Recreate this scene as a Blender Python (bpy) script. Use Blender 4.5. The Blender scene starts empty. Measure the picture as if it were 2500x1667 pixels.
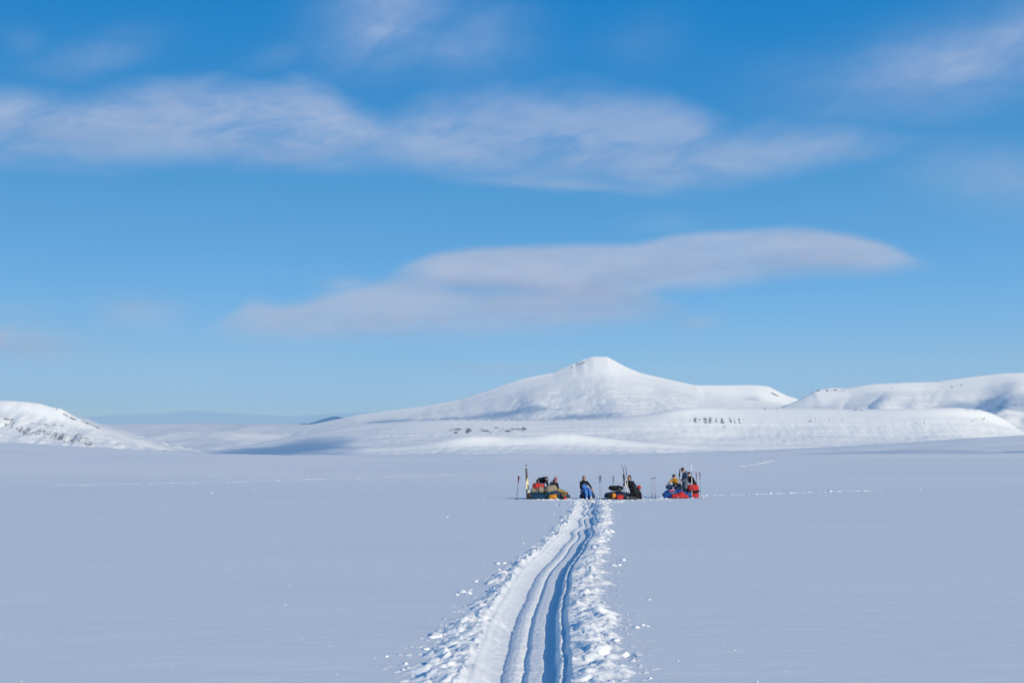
import bpy, bmesh, math, random
import numpy as np
from mathutils import Vector, Matrix

# ------------------------------------------------------------------ camera, sky, sun, exposure
scene = bpy.context.scene
C = scene.collection
F, PW, PH, HOR = 2778.0, 2500.0, 1667.0, 1136.0        # focal length / frame of the photograph in pixels, eye-level row
CAMZ = 1.7
PITCH = math.atan((HOR - PH / 2) / F)
cam_data = bpy.data.cameras.new('camera')
cam_data.sensor_width = 36.0
cam_data.lens = F / PW * 36.0
cam_data.clip_start = 0.1
cam_data.clip_end = 120000.0
cam = bpy.data.objects.new('camera', cam_data)
cam.location = (0, 0, CAMZ)
cam.rotation_euler = (math.pi / 2 + PITCH, 0, 0)
C.objects.link(cam)
scene.camera = cam

SUN_EL, SUN_AZ = math.radians(20.0), math.radians(143.0)   # azimuth clockwise from the view direction: behind, to the right
SUN = Vector((math.sin(SUN_AZ) * math.cos(SUN_EL), math.cos(SUN_AZ) * math.cos(SUN_EL), math.sin(SUN_EL)))
sun_data = bpy.data.lights.new('sun', 'SUN')
sun_data.energy = 3.7
sun_data.angle = math.radians(0.55)
sun_data.color = (1.0, 0.86, 0.62)
sun = bpy.data.objects.new('sun', sun_data)
sun.rotation_euler = SUN.to_track_quat('Z', 'Y').to_euler()
sun.location = (200, -300, 200)
C.objects.link(sun)

scene.view_settings.view_transform = 'Standard'
scene.view_settings.look = 'None'
scene.view_settings.exposure = 0.0
scene.view_settings.gamma = 1.0
scene.cycles.volume_bounces = 0
scene.cycles.max_bounces = 6
scene.cycles.use_denoising = True


def ray(px, py):
    xc, yc = (px - PW / 2) / F, -(py - PH / 2) / F
    return Vector((xc, math.cos(PITCH) - yc * math.sin(PITCH), math.sin(PITCH) + yc * math.cos(PITCH)))


def at(px, py, Y):
    d = ray(px, py)
    return Vector((d.x * Y / d.y, Y, CAMZ + d.z * Y / d.y))


def azel(px, py):
    d = ray(px, py).normalized()
    return math.atan2(d.x, d.y), math.asin(d.z)


class NT:
    """small helper to write node trees"""
    def __init__(s, tree):
        s.t = tree
        s.t.nodes.clear()

    def n(s, kind, **kw):
        nd = s.t.nodes.new(kind)
        for k, v in kw.items():
            setattr(nd, k, v)
        return nd

    def put(s, sock, v):
        if isinstance(v, bpy.types.NodeSocket):
            s.t.links.new(v, sock)
        elif v is not None:
            sock.default_value = v

    def m(s, op, a, b=None, c=None, clamp=False):
        nd = s.n('ShaderNodeMath', operation=op, use_clamp=clamp)
        s.put(nd.inputs[0], a); s.put(nd.inputs[1], b)
        if c is not None:
            s.put(nd.inputs[2], c)
        return nd.outputs[0]

    def mix(s, fac, a, b):
        nd = s.n('ShaderNodeMix', data_type='RGBA')
        s.put(nd.inputs[0], fac); s.put(nd.inputs[6], a); s.put(nd.inputs[7], b)
        return nd.outputs[2]

    def rng(s, v, a, b, c=0.0, d=1.0, smooth=True):
        nd = s.n('ShaderNodeMapRange', interpolation_type='SMOOTHSTEP' if smooth else 'LINEAR')
        s.put(nd.inputs[0], v)
        for i, q in enumerate((a, b, c, d)):
            s.put(nd.inputs[i + 1], q)
        return nd.outputs[0]

    def noise(s, vec, scale, detail=4.0, rough=0.5, dist=0.0):
        nd = s.n('ShaderNodeTexNoise')
        s.put(nd.inputs['Vector'], vec)
        nd.inputs['Scale'].default_value = scale
        nd.inputs['Detail'].default_value = detail
        nd.inputs['Roughness'].default_value = rough
        nd.inputs['Distortion'].default_value = dist
        return nd.outputs['Fac']

    def xyz(s, x, y, z):
        nd = s.n('ShaderNodeCombineXYZ')
        s.put(nd.inputs[0], x); s.put(nd.inputs[1], y); s.put(nd.inputs[2], z)
        return nd.outputs[0]

    def curve(s, v, pts):
        nd = s.n('ShaderNodeFloatCurve')
        cm = nd.mapping; cu = cm.curves[0]
        pts = sorted(pts)
        while len(cu.points) < len(pts):
            cu.points.new(0.5, 0.5)
        for p, (x, y) in zip(cu.points, pts):
            p.location = (x, y); p.handle_type = 'AUTO'
        cm.use_clip = False
        cm.update()
        s.put(nd.inputs['Value'], v)
        return nd.outputs[0]


# ---- world: Nishita sky with thin layered cloud
world = bpy.data.worlds.new('World')
scene.world = world
world.use_nodes = True
g = NT(world.node_tree)
sky = g.n('ShaderNodeTexSky', sky_type='NISHITA')
sky.sun_disc = False
sky.sun_elevation = SUN_EL
sky.sun_rotation = SUN_AZ
sky.altitude = 300
sky.air_density = 1.0
sky.dust_density = 0.25
sky.ozone_density = 3.0
hs = g.n('ShaderNodeHueSaturation')
hs.inputs['Hue'].default_value = 0.497
hs.inputs['Saturation'].default_value = 1.3
hs.inputs['Value'].default_value = 1.0
tc = g.n('ShaderNodeTexCoord')
sep = g.n('ShaderNodeSeparateXYZ')
g.put(sep.inputs[0], tc.outputs['Generated'])
dx, dy, dz = sep.outputs
# even the sky out from side to side: the same atmosphere seen to the left and to the right
sky2 = g.n('ShaderNodeTexSky', sky_type='NISHITA')
for k_ in ('sun_disc', 'sun_elevation', 'sun_rotation', 'altitude', 'air_density', 'dust_density', 'ozone_density'):
    setattr(sky2, k_, getattr(sky, k_))
g.put(sky2.inputs[0], g.xyz(g.m('MULTIPLY', dx, -1.0), dy, dz))
g.put(hs.inputs['Color'], g.mix(0.5, sky.outputs[0], sky2.outputs[0]))
az = g.m('ARCTAN2', dx, dy)
el = g.m('ARCSINE', dz)
# clear polar air: a deeper, less yellow sky than the standard atmosphere, all the way round
gr = g.n('ShaderNodeValToRGB')
stops = [(0.0, (0.45, 0.53, 0.80)), (0.11, (0.475, 0.535, 0.77)), (0.17, (0.53, 0.555, 0.695)), (0.46, (0.53, 0.67, 0.71)), (0.62, (0.33, 0.68, 0.77)), (0.80, (0.05, 0.725, 0.86)), (1.0, (0.14, 0.74, 0.88))]
while len(gr.color_ramp.elements) < len(stops):
    gr.color_ramp.elements.new(0.5)
for e_, (p_, c_) in zip(gr.color_ramp.elements, stops):
    e_.position = p_; e_.color = (*c_, 1)
g.put(gr.inputs[0], g.m('DIVIDE', el, 0.5, clamp=True))
vm = g.n('ShaderNodeVectorMath', operation='MULTIPLY'); g.put(vm.inputs[0], hs.outputs[0]); g.put(vm.inputs[1], gr.outputs[0])
vs = g.n('ShaderNodeVectorMath', operation='SCALE'); g.put(vs.inputs[0], vm.outputs[0]); vs.inputs['Scale'].default_value = 2.0
sky_col = vs.outputs[0]
K = 1.0 / F                                            # one photograph pixel in radians, near enough
A0, A1, E1 = -0.75, 0.75, 0.5
azn = g.rng(az, A0, A1, smooth=False)
# wind-drawn distortion of the edges
nv = g.xyz(g.m('MULTIPLY', az, 5.0), g.m('MULTIPLY', el, 16.0), 3.1)
n1 = g.noise(nv, 1.0, 5.0, 0.55)
nv2 = g.xyz(g.m('MULTIPLY', az, 16.0), g.m('MULTIPLY', el, 40.0), 7.7)
n2 = g.noise(nv2, 1.0, 5.0, 0.6, 0.4)
warp = g.m('ADD', g.m('MULTIPLY', g.m('SUBTRACT', n1, 0.5), 90 * K), g.m('MULTIPLY', g.m('SUBTRACT', n2, 0.5), 34 * K))


def el_curve(pts):
    out = []
    for px, py in pts:
        a, e = azel(px, py)
        out.append(((a - A0) / (A1 - A0), e / E1))
    return g.m('MULTIPLY', g.curve(azn, out), E1)


def layer(top, bottom, soft_t, soft_b, w, x0=None, x1=None, soft_x=120):
    e = g.m('ADD', el, g.m('MULTIPLY', warp, w))
    t = g.rng(g.m('SUBTRACT', el_curve(top), e), -soft_t * K * 0.3, soft_t * K)
    b = g.rng(g.m('SUBTRACT', e, el_curve(bottom)), -soft_b * K * 0.3, soft_b * K)
    r = g.m('MULTIPLY', t, b)
    if x0 is not None:
        r = g.m('MULTIPLY', r, g.rng(az, azel(x0, 600)[0], azel(x0 + soft_x, 600)[0]))
    if x1 is not None:
        r = g.m('MULTIPLY', r, g.rng(az, azel(x1, 600)[0], azel(x1 - soft_x, 600)[0]))
    return r


wisp = g.rng(g.noise(g.xyz(g.m('MULTIPLY', g.m('ADD', az, g.m('MULTIPLY', warp, 1.5)), 13.0), g.m('MULTIPLY', g.m('SUBTRACT', el, g.m('MULTIPLY', az, 0.25)), 24.0), 9.3), 1.0, 5.0, 0.55, 0.5), 0.25, 0.66, 0.55, 1.08)


def puff(px, py, rx, ry, w=1.0, dens=1.0, tilt=0.0):
    a, e = azel(px, py)
    da = g.m('ADD', g.m('SUBTRACT', az, a), g.m('MULTIPLY', warp, 0.8 * w))
    de = g.m('ADD', g.m('SUBTRACT', el, e), g.m('MULTIPLY', warp, w))
    de = g.m('SUBTRACT', de, g.m('MULTIPLY', da, tilt))
    q = g.m('ADD', g.m('POWER', g.m('DIVIDE', da, rx * K), 2.0), g.m('POWER', g.m('DIVIDE', de, ry * K), 2.0))
    return g.m('MULTIPLY', g.m('MULTIPLY', g.m('EXPONENT', g.m('MULTIPLY', q, -0.9)), dens), wisp)


def mx(*a):
    r = a[0]
    for b in a[1:]:
        r = g.m('MAXIMUM', r, b)
    return r


tilt_el = g.m('SUBTRACT', el, g.m('MULTIPLY', az, 0.22))
fib = g.noise(g.xyz(g.m('MULTIPLY', g.m('ADD', az, g.m('MULTIPLY', warp, 2.0)), 11.0), g.m('MULTIPLY', tilt_el, 30.0), 1.3), 1.0, 6.0, 0.58, 0.5)
fine_f = g.noise(g.xyz(g.m('MULTIPLY', az, 45.0), g.m('MULTIPLY', tilt_el, 90.0), 4.1), 1.0, 4.0, 0.6, 0.8)
band = layer([(-400, 290), (0, 225), (150, 225), (300, 190), (450, 172), (620, 180), (780, 165), (860, 225), (930, 255), (1010, 230), (1100, 212), (1300, 200), (1550, 205), (1700, 240), (1780, 285), (1850, 285), (1980, 278), (2150, 302), (2380, 322), (2900, 330)],
             [(-400, 405), (0, 400), (300, 418), (700, 420), (950, 420), (1100, 445), (1300, 470), (1500, 480), (1640, 492), (1700, 478), (1760, 466), (1900, 440), (2100, 402), (2400, 362), (2900, 350)], 85, 95, 1.25)
thin = g.rng(g.m('ADD', fib, g.m('MULTIPLY', g.m('SUBTRACT', fine_f, 0.5), 0.25)), 0.28, 0.60, 0.42, 1.0)
left_gain = g.rng(az, azel(500, 300)[0], azel(1300, 300)[0], 0.92, 0.66)
band = g.m('MULTIPLY', g.m('MULTIPLY', band, thin), left_gain)
streak = layer([(1000, 420), (1150, 422), (1300, 428), (1450, 441), (1600, 458), (1670, 475)], [(1000, 452), (1150, 458), (1300, 463), (1450, 472), (1600, 481), (1670, 486)], 22, 18, 0.2, 1050, 1690, 220)
streak = g.m('MULTIPLY', streak, 0.30)
TOP_A = [(860, 705), (930, 672), (1000, 632), (1100, 603), (1250, 595), (1400, 592), (1550, 590), (1650, 568), (1800, 560), (1950, 552), (2050, 562), (2150, 584), (2280, 636), (2370, 662)]
len_a = layer(TOP_A,
              [(860, 705), (950, 725), (1200, 745), (1400, 760), (1560, 738), (1650, 715), (1750, 706), (1900, 686), (2000, 678), (2150, 672), (2280, 660), (2370, 652)], 22, 46, 0.24, 880, 2330, 200)
TOP_B = [(400, 820), (480, 802), (560, 760), (620, 728), (680, 738), (800, 708), (900, 690), (1000, 676), (1050, 680), (1120, 700), (1200, 700), (1300, 690), (1500, 694), (1620, 716), (1720, 778)]
len_b = layer(TOP_B,
              [(400, 822), (480, 832), (600, 842), (800, 845), (1000, 836), (1200, 828), (1400, 818), (1550, 806), (1720, 790)], 32, 60, 0.5, 420, 1760, 260)
mottle = g.rng(g.noise(g.xyz(g.m('MULTIPLY', az, 7.0), g.m('MULTIPLY', el, 22.0), 5.5), 1.0, 5.0, 0.55), 0.3, 0.7, 0.74, 1.0)
len_a = g.m('MULTIPLY', g.m('MULTIPLY', len_a, 0.88), mottle)
len_b = g.m('MULTIPLY', g.m('MULTIPLY', len_b, 0.80), mottle)
puffs = mx(puff(960, 40, 150, 95, 1.2, 0.75, 0.1), puff(1130, 90, 150, 85, 1.2, 0.45), puff(2420, 125, 330, 80, 1.0, 0.75, 0.12), puff(2090, 150, 260, 40, 1.3, 0.16),
           puff(2135, 222, 75, 50, 1.0, 0.34), puff(2470, 440, 170, 65, 0.8, 0.6, -0.2), puff(240, 130, 110, 34, 1.2, 0.4, 0.35), puff(690, 130, 90, 30, 1.2, 0.14, 0.35), puff(60, 105, 50, 28, 1.0, 0.14),
           puff(335, 768, 80, 32, 0.8, 0.5), puff(30, 828, 130, 34, 0.6, 0.75, -0.05), puff(40, 760, 80, 18, 0.6, 0.16), puff(840, 698, 50, 18, 0.6, 0.4), puff(1695, 790, 50, 20, 0.7, 0.4), puff(1225, 895, 130, 9, 0.1, 0.28),
           puff(1620, 555, 90, 22, 0.8, 0.14), puff(1560, 110, 110, 60, 1.2, 0.12))
# the same thin cloud goes on round the rest of the sky
rest = g.rng(g.noise(g.xyz(g.m('MULTIPLY', dx, 2.2), g.m('MULTIPLY', dy, 2.2), g.m('MULTIPLY', dz, 9.0)), 1.0, 6.0, 0.55, 0.3), 0.52, 0.78, 0.0, 0.6)
beyond = g.m('MAXIMUM', g.rng(g.m('ABSOLUTE', az), 0.46, 0.7), g.rng(el, 0.42, 0.6))
rest = g.m('MULTIPLY', g.m('MULTIPLY', rest, beyond), g.rng(el, 0.02, 0.12))
both = g.m('SUBTRACT', 1.0, g.m('MULTIPLY', g.m('SUBTRACT', 1.0, len_a), g.m('SUBTRACT', 1.0, len_b)))
both = g.m('MINIMUM', both, 0.92)
both = g.m('MULTIPLY', both, g.m('SUBTRACT', 1.0, puff(1180, 712, 150, 15, 0.15, 0.36, -0.05)))
gr2 = g.rng(fine_f, 0.3, 0.7, 0.86, 1.05)
cover = mx(g.m('MINIMUM', g.m('ADD', band, streak), 0.9), g.m('MULTIPLY', both, g.rng(fine_f, 0.3, 0.7, 0.93, 1.03)), g.m('MULTIPLY', puffs, gr2), rest)
lit = g.noise(g.xyz(g.m('MULTIPLY', g.m('ADD', az, warp), 9.0), g.m('MULTIPLY', el, 34.0), 8.8), 1.0, 6.0, 0.6, 0.4)
cloud_lo = g.mix(g.rng(lit, 0.32, 0.66), (0.37, 0.45, 0.635, 1), (0.49, 0.555, 0.71, 1))
cloud_hi = g.mix(g.rng(lit, 0.32, 0.66), (0.28, 0.42, 0.69, 1), (0.395, 0.50, 0.735, 1))
depth_a = g.rng(g.m('SUBTRACT', el_curve(TOP_A), el), 5 * K, 120 * K)
cloud_lo = g.mix(g.m('MULTIPLY', g.m('SUBTRACT', 1.0, depth_a), g.m('MULTIPLY', len_a, 0.75)), cloud_lo, (0.53, 0.585, 0.72, 1))  # top-lit look painted in: upper edge of the cloud tinted paler
depth_b = g.rng(g.m('SUBTRACT', el_curve(TOP_B), el), 5 * K, 110 * K)
front_b = g.m('MULTIPLY', g.m('SUBTRACT', 1.0, depth_b), g.m('MULTIPLY', len_b, 0.6))
front_b = g.m('MULTIPLY', front_b, g.rng(az, azel(1350, 700)[0], azel(1050, 700)[0]))
cloud_lo = g.mix(front_b, cloud_lo, (0.52, 0.575, 0.72, 1))  # lit top of the lower cloud, also painted as a paler tint
cloud_lo = g.mix(puff(1175, 703, 190, 20, 0.1, 0.75, -0.05), cloud_lo, (0.30, 0.40, 0.62, 1))  # shade between the two lobes painted as a darker seam
cloud_col = g.mix(g.rng(el, 0.13, 0.36), cloud_lo, cloud_hi)
c1 = g.n('ShaderNodeBackground'); c1.inputs[1].default_value = 0.085
g.put(c1.inputs[0], sky_col)
c2 = g.n('ShaderNodeBackground'); c2.inputs[1].default_value = 1.0
g.put(c2.inputs[0], cloud_col)
bank = layer([(-900, 1030), (100, 1022), (300, 1011), (400, 1008), (460, 1001), (520, 1004), (600, 1008), (700, 1013), (800, 1008), (900, 1004), (1100, 1010), (2500, 1020), (3400, 1040)],
             [(-900, 1300), (3400, 1300)], 5, 60, 0.05)
c3 = g.n('ShaderNodeBackground'); c3.inputs[1].default_value = 1.0
c3.inputs[0].default_value = (0.33, 0.53, 0.80, 1)
ms = g.n('ShaderNodeMixShader'); g.put(ms.inputs[0], cover); g.put(ms.inputs[1], c1.outputs[0]); g.put(ms.inputs[2], c2.outputs[0])
ms2 = g.n('ShaderNodeMixShader'); g.put(ms2.inputs[0], g.m('MULTIPLY', bank, 0.75)); g.put(ms2.inputs[1], ms.outputs[0]); g.put(ms2.inputs[2], c3.outputs[0])
wo = g.n('ShaderNodeOutputWorld'); g.put(wo.inputs[0], ms2.outputs[0])


# ------------------------------------------------------------------ helpers
def perlin(x, y, seed=0):
    x = np.asarray(x, float); y = np.asarray(y, float)
    x, y = np.broadcast_arrays(x, y)
    xi = np.floor(x).astype(np.int64); yi = np.floor(y).astype(np.int64)
    fx = x - xi; fy = y - yi

    def gr(ix, iy):
        h = (ix * 374761393 + iy * 668265263 + seed * 974634777) & 0xffffffff
        h = ((h ^ (h >> 13)) * 1274126177) & 0xffffffff
        h = h ^ (h >> 16)
        return (h & 0xffff) / 65536.0 * 2 * math.pi
    u = fx * fx * fx * (fx * (fx * 6 - 15) + 10); v = fy * fy * fy * (fy * (fy * 6 - 15) + 10)

    def d(a, px, py):
        return np.cos(a) * px + np.sin(a) * py
    n00 = d(gr(xi, yi), fx, fy); n10 = d(gr(xi + 1, yi), fx - 1, fy)
    n01 = d(gr(xi, yi + 1), fx, fy - 1); n11 = d(gr(xi + 1, yi + 1), fx - 1, fy - 1)
    return ((n00 * (1 - u) + n10 * u) * (1 - v) + (n01 * (1 - u) + n11 * u) * v) * 1.5


def fbm(x, y, seed=0, octv=4, gain=0.5):
    r = 0; a = 1.0
    for i in range(octv):
        r = r + a * perlin(np.asarray(x) * 2 ** i + 17.3 * i, np.asarray(y) * 2 ** i - 9.1 * i, seed + i)
        a *= gain
    return r


def rnd(ix, iy, k):
    h = (ix * 73856093 + iy * 19349663 + k * 83492791) & 0xffffffff
    h = ((h ^ (h >> 15)) * 2246822519) & 0xffffffff
    h = ((h ^ (h >> 13)) * 3266489917) & 0xffffffff
    return ((h ^ (h >> 16)) & 0xffff) / 65536.0


def lumps(x, y, seed, rmin=0.35, rmax=0.75):
    """heights of rounded chunks, one for each cell of a unit lattice"""
    xi = np.floor(x).astype(np.int64); yi = np.floor(y).astype(np.int64)
    out = np.zeros_like(x)
    for i in (-1, 0, 1):
        for j in (-1, 0, 1):
            cx, cy = xi + i, yi + j
            px = cx + rnd(cx, cy, seed); py = cy + rnd(cx, cy, seed + 1)
            r = rmin + (rmax - rmin) * rnd(cx, cy, seed + 2)
            h = rnd(cx, cy, seed + 3)
            ta, tb = rnd(cx, cy, seed + 4) - 0.5, rnd(cx, cy, seed + 5) - 0.5
            q = ((x - px) ** 2 + (y - py) ** 2) / (r * r)
            top = h * (np.sqrt(np.clip(1 - q, 0, 1)) ** 0.7 + np.where(q < 1, 0.8 * (ta * (x - px) + tb * (y - py)) / r, 0))
            out = np.maximum(out, np.where(q < 1, top, 0))
    return out


def sst(a, b, x):
    t = np.clip((np.asarray(x, float) - a) / (b - a), 0, 1)
    return t * t * (3 - 2 * t)


def spline(xs, ys, x):
    xs = np.asarray(xs, float); ys = np.asarray(ys, float); x = np.asarray(x, float)
    m = np.gradient(ys, xs)
    i = np.clip(np.searchsorted(xs, x) - 1, 0, len(xs) - 2)
    h = xs[i + 1] - xs[i]; t = np.clip((x - xs[i]) / h, 0, 1)
    return ys[i] * (1 + 2 * t) * (1 - t) ** 2 + m[i] * h * t * (1 - t) ** 2 + ys[i + 1] * t * t * (3 - 2 * t) + m[i + 1] * h * t * t * (t - 1)


def grid_mesh(name, X, Y, Z, keep=None, attrs=None):
    r, c = X.shape
    me = bpy.data.meshes.new(name)
    co = np.stack([X, Y, Z], -1).reshape(-1, 3).astype(np.float32)
    idx = np.arange(r * c).reshape(r, c)
    q = np.stack([idx[:-1, :-1], idx[:-1, 1:], idx[1:, 1:], idx[1:, :-1]], -1)
    q = q.reshape(-1, 4) if keep is None else q[keep].reshape(-1, 4)
    me.vertices.add(len(co)); me.vertices.foreach_set('co', co.ravel())
    me.loops.add(q.size); me.loops.foreach_set('vertex_index', q.ravel().astype(np.int32))
    me.polygons.add(len(q))
    me.polygons.foreach_set('loop_start', (np.arange(len(q)) * 4).astype(np.int32))
    me.polygons.foreach_set('use_smooth', np.ones(len(q), bool))
    for k, v in (attrs or {}).items():
        a = me.attributes.new(k, 'FLOAT', 'POINT')
        a.data.foreach_set('value', v.astype(np.float32).ravel())
    me.update(calc_edges=True)
    me.validate()
    return me


def link(name, me, mat, parent=None, **props):
    o = bpy.data.objects.new(name, me)
    C.objects.link(o)
    if mat is not None and me is not None:
        me.materials.clear(); me.materials.append(mat)
    if parent is not None:
        o.parent = parent
    for k, v in props.items():
        o[k] = v
    return o


def principled(name):
    m = bpy.data.materials.new(name)
    m.use_nodes = True
    t = NT(m.node_tree)
    b = t.n('ShaderNodeBsdfPrincipled'); o = t.n('ShaderNodeOutputMaterial')
    t.put(o.inputs[0], b.outputs[0])
    return m, t, b


SNOW = (0.90, 0.915, 0.935, 1)
m_snow, t, b = principled('snow')
pos = t.n('ShaderNodeNewGeometry').outputs['Position']
b.inputs['Roughness'].default_value = 0.75
b.inputs['Specular IOR Level'].default_value = 0.12
mp = t.n('ShaderNodeMapping'); t.put(mp.inputs['Vector'], pos); mp.inputs['Scale'].default_value = (0.35, 1.0, 1.0)
patch = t.noise(mp.outputs[0], 0.35, 5.0, 0.6)
t.put(b.inputs['Base Color'], t.mix(t.rng(patch, 0.3, 0.7), (0.875, 0.893, 0.92, 1), (0.915, 0.925, 0.94, 1)))
fine = t.noise(pos, 55.0, 3.0, 0.6); mid = t.noise(mp.outputs[0], 7.0, 4.0, 0.55)
bp = t.n('ShaderNodeBump'); bp.inputs['Strength'].default_value = 0.4; bp.inputs['Distance'].default_value = 0.03
wide = t.noise(mp.outputs[0], 1.3, 5.0, 0.55)
t.put(bp.inputs['Height'], t.m('ADD', t.m('ADD', t.m('MULTIPLY', fine, 0.22), t.m('MULTIPLY', mid, 0.5)), t.m('MULTIPLY', wide, 1.3)))
t.put(b.inputs['Normal'], bp.outputs[0])

m_hill, t, b = principled('snow_and_rock')
pos = t.n('ShaderNodeNewGeometry').outputs['Position']
b.inputs['Roughness'].default_value = 0.8
b.inputs['Specular IOR Level'].default_value = 0.08
at_r = t.n('ShaderNodeAttribute', attribute_name='rock').outputs['Fac']
mp = t.n('ShaderNodeMapping'); t.put(mp.inputs['Vector'], pos); mp.inputs['Scale'].default_value = (1.0, 0.4, 1.0)
nz = t.noise(mp.outputs[0], 0.075, 6.0, 0.65)
nb = t.noise(pos, 0.22, 4.0, 0.7)
thr = t.m('ADD', t.m('MULTIPLY', t.m('SUBTRACT', nz, 0.5), 0.9), t.m('MULTIPLY', t.m('SUBTRACT', nb, 0.5), 0.9))
rock = t.rng(t.m('ADD', at_r, thr), 0.36, 0.82, 0.0, 0.9)
rock = t.m('MULTIPLY', rock, t.rng(at_r, 0.02, 0.12))
rockcol = t.mix(nb, (0.10, 0.105, 0.125, 1), (0.26, 0.26, 0.275, 1))
t.put(b.inputs['Base Color'], t.mix(rock, SNOW, rockcol))
bp = t.n('ShaderNodeBump'); bp.inputs['Strength'].default_value = 0.3; bp.inputs['Distance'].default_value = 4.0
t.put(bp.inputs['Height'], t.m('ADD', t.m('MULTIPLY', t.noise(pos, 0.012, 6.0, 0.6), 1.0), t.m('MULTIPLY', rock, 0.4)))
t.put(b.inputs['Normal'], bp.outputs[0])

# ------------------------------------------------------------------ the snow field and the ski track
TY = [-80, -30, 0, 5, 8.89, 11.3, 14.94, 19.0, 26.2, 36.6, 49.7, 57.0, 70]
TX = [-0.9, -0.55, -0.28, -0.12, 0.016, 0.142, 0.29, 0.60, 1.36, 2.30, 3.27, 3.66, 4.0]


def track_x(y):
    x = spline(TY, TX, y)
    sway = sst(24, 32, y) * (1 - sst(54, 58, y))
    return x + sway * (0.075 * np.sin(y * 0.95 + 0.4) + 0.015 * np.sin(y * 1.7 + 1.0)) + 0.02 * np.sin(y * 0.9)


UPX = [-2600, -400, 0, 250, 480, 700, 1000, 1600, 2000, 2500, 3000, 5000]
UROW = [1080, 1076, 1079, 1094, 1106, 1112, 1112, 1109, 1106, 1103, 1100, 1100]


def ground_z(x, y):
    x = np.asarray(x, float); y = np.asarray(y, float)
    yy = np.maximum(y, 30.0)
    px = PW / 2 + F * x / np.maximum(yy, 400.0)
    s = (HOR - np.interp(px, UPX, UROW)) / F
    far = np.maximum(y - 95.0, 0)
    z = s * (np.sqrt(far * far + 60.0 ** 2) - 60.0)
    dip = -0.010 * (np.sqrt(np.maximum(y - 59.0, 0) ** 2 + 9) - 3) * (1 - sst(85, 190, y))
    z = z + dip
    # wind-packed swells, longer and higher farther off
    w = sst(70, 300, y)
    z = z + 0.012 * perlin(x / 9.0, y / 3.2, 5) * sst(4, 16, np.abs(x - 1.5)) + sst(64, 130, y) * 0.46 * perlin(x / 130.0, y / 40.0, 6) + sst(61, 100, y) * 0.10 * perlin(x / 40.0, y / 13.0, 19) + sst(200, 900, y) * (2.4 * perlin(x / 260.0, y / 150.0, 7) + 1.0 * perlin(x / 120.0, y / 70.0, 12)) + sst(95, 240, y) * 1.15 * perlin(x / 240.0 + 0.3, y / 95.0, 17)
    # a broad shoulder of snow on the far left and a rise on the far right
    pxx = PW / 2 + F * x / np.maximum(yy, 100.0)
    z = z + 1.5 * np.exp(-((pxx + 150) / 330.0) ** 2) * sst(130, 230, y) * (1 - sst(230, 420, y)) * np.clip(y / 260, 0, 1)
    bend = 22.0 * perlin(x / 170.0, 0 * y + 0.7, 44)
    z = z + np.interp(pxx, [-400, 300, 1200, 1500, 2000, 2600], [2.6, 2.4, 2.0, 1.3, 0.5, 0.3]) * sst(150, 232, y + bend) * (0.8 + 0.5 * perlin(x / 60.0, y / 200.0, 45))
    z = z - sst(2600, 3400, y) * 0.02 * np.maximum(y - 2900, 0)
    return z


def hit(px, py):
    """where the line of sight through a pixel meets the snow field"""
    d = ray(px, py)
    ys = np.geomspace(5, 3200, 4000)
    zs = CAMZ + d.z / d.y * ys
    gz = ground_z(d.x / d.y * ys, ys)
    k = np.argmax(zs < gz)
    y = ys[k]
    return Vector((d.x / d.y * y, y, float(gz[k])))


HALF = 1.45                                           # half width of the finely modelled track
rows = [3.5]
while rows[-1] < 57.6:
    rows.append(rows[-1] + min(0.05, max(0.016, 0.00017 * rows[-1] ** 2)))
rows = np.array(rows)
o_in = np.linspace(-1.15, 1.15, 250)
o_out = np.linspace(1.15, HALF, 9)[1:]
offs = np.concatenate([-o_out[::-1], o_in, o_out])
OO, YY = np.meshgrid(offs, rows)
XX = track_x(YY) + OO
G0 = ground_z(XX, YY)
prof_o = [-0.62, -0.43, -0.39, -0.34, -0.26, -0.185, -0.165, -0.155, -0.11, -0.06, -0.02, 0.005, 0.028, 0.045, 0.06, 0.12, 0.175, 0.195, 0.21, 0.25, 0.285, 0.305, 0.322, 0.352, 0.366, 0.384, 0.40, 0.43, 0.62]
prof_z = [0.0, 0.018, 0.005, -0.035, -0.078, -0.108, -0.112, -0.096, -0.082, -0.082, -0.096, -0.116, -0.116, -0.092, -0.084, -0.085, -0.090, -0.105, -0.140, -0.155, -0.140, -0.075, -0.012, -0.004, -0.036, -0.042, -0.005, 0.018, 0.0]
jit = 0.012 * perlin(YY * 1.7, OO * 0 + 3.0, 21) + 0.008 * perlin(YY * 6.0, OO * 2.0, 22)
wob = 1 + 0.06 * perlin(YY * 0.7, OO * 0, 23)
PZ = np.interp((OO + jit) * wob, prof_o, prof_z)
inside = sst(0.45, 0.38, np.abs(OO))
# scraped flakes on the walls, ragged right rim, furry right flanks of the ridges
rag = perlin(YY * 9.0, OO * 3.0, 24) * 0.5 + perlin(YY * 22.0, OO * 6.0, 25) * 0.5
PZ = PZ + np.exp(-((OO - 0.347) / 0.022) ** 2) * 0.030 * rag
PZ = PZ + np.exp(-((OO + 0.03) / 0.05) ** 2) * 0.010 * perlin(YY * 26.0, OO * 16.0, 26)
flake = np.clip(perlin((YY + OO * 1.3) * 5.0, OO * 1.2, 27) - 0.20, 0, 1) * np.exp(-((OO + 0.33) / 0.09) ** 2)
PZ = PZ + inside * 0.0032 * perlin(YY * 21.0 + OO * 4, OO * 3.5, 29) + inside * 0.006 * np.clip(perlin(YY * 3.3, OO * 9, 30) - 0.3, 0, 1)
PZ = PZ + 0.060 * flake + inside * 0.0035 * fbm(OO * 18, YY * 9, 28, 3)
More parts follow.
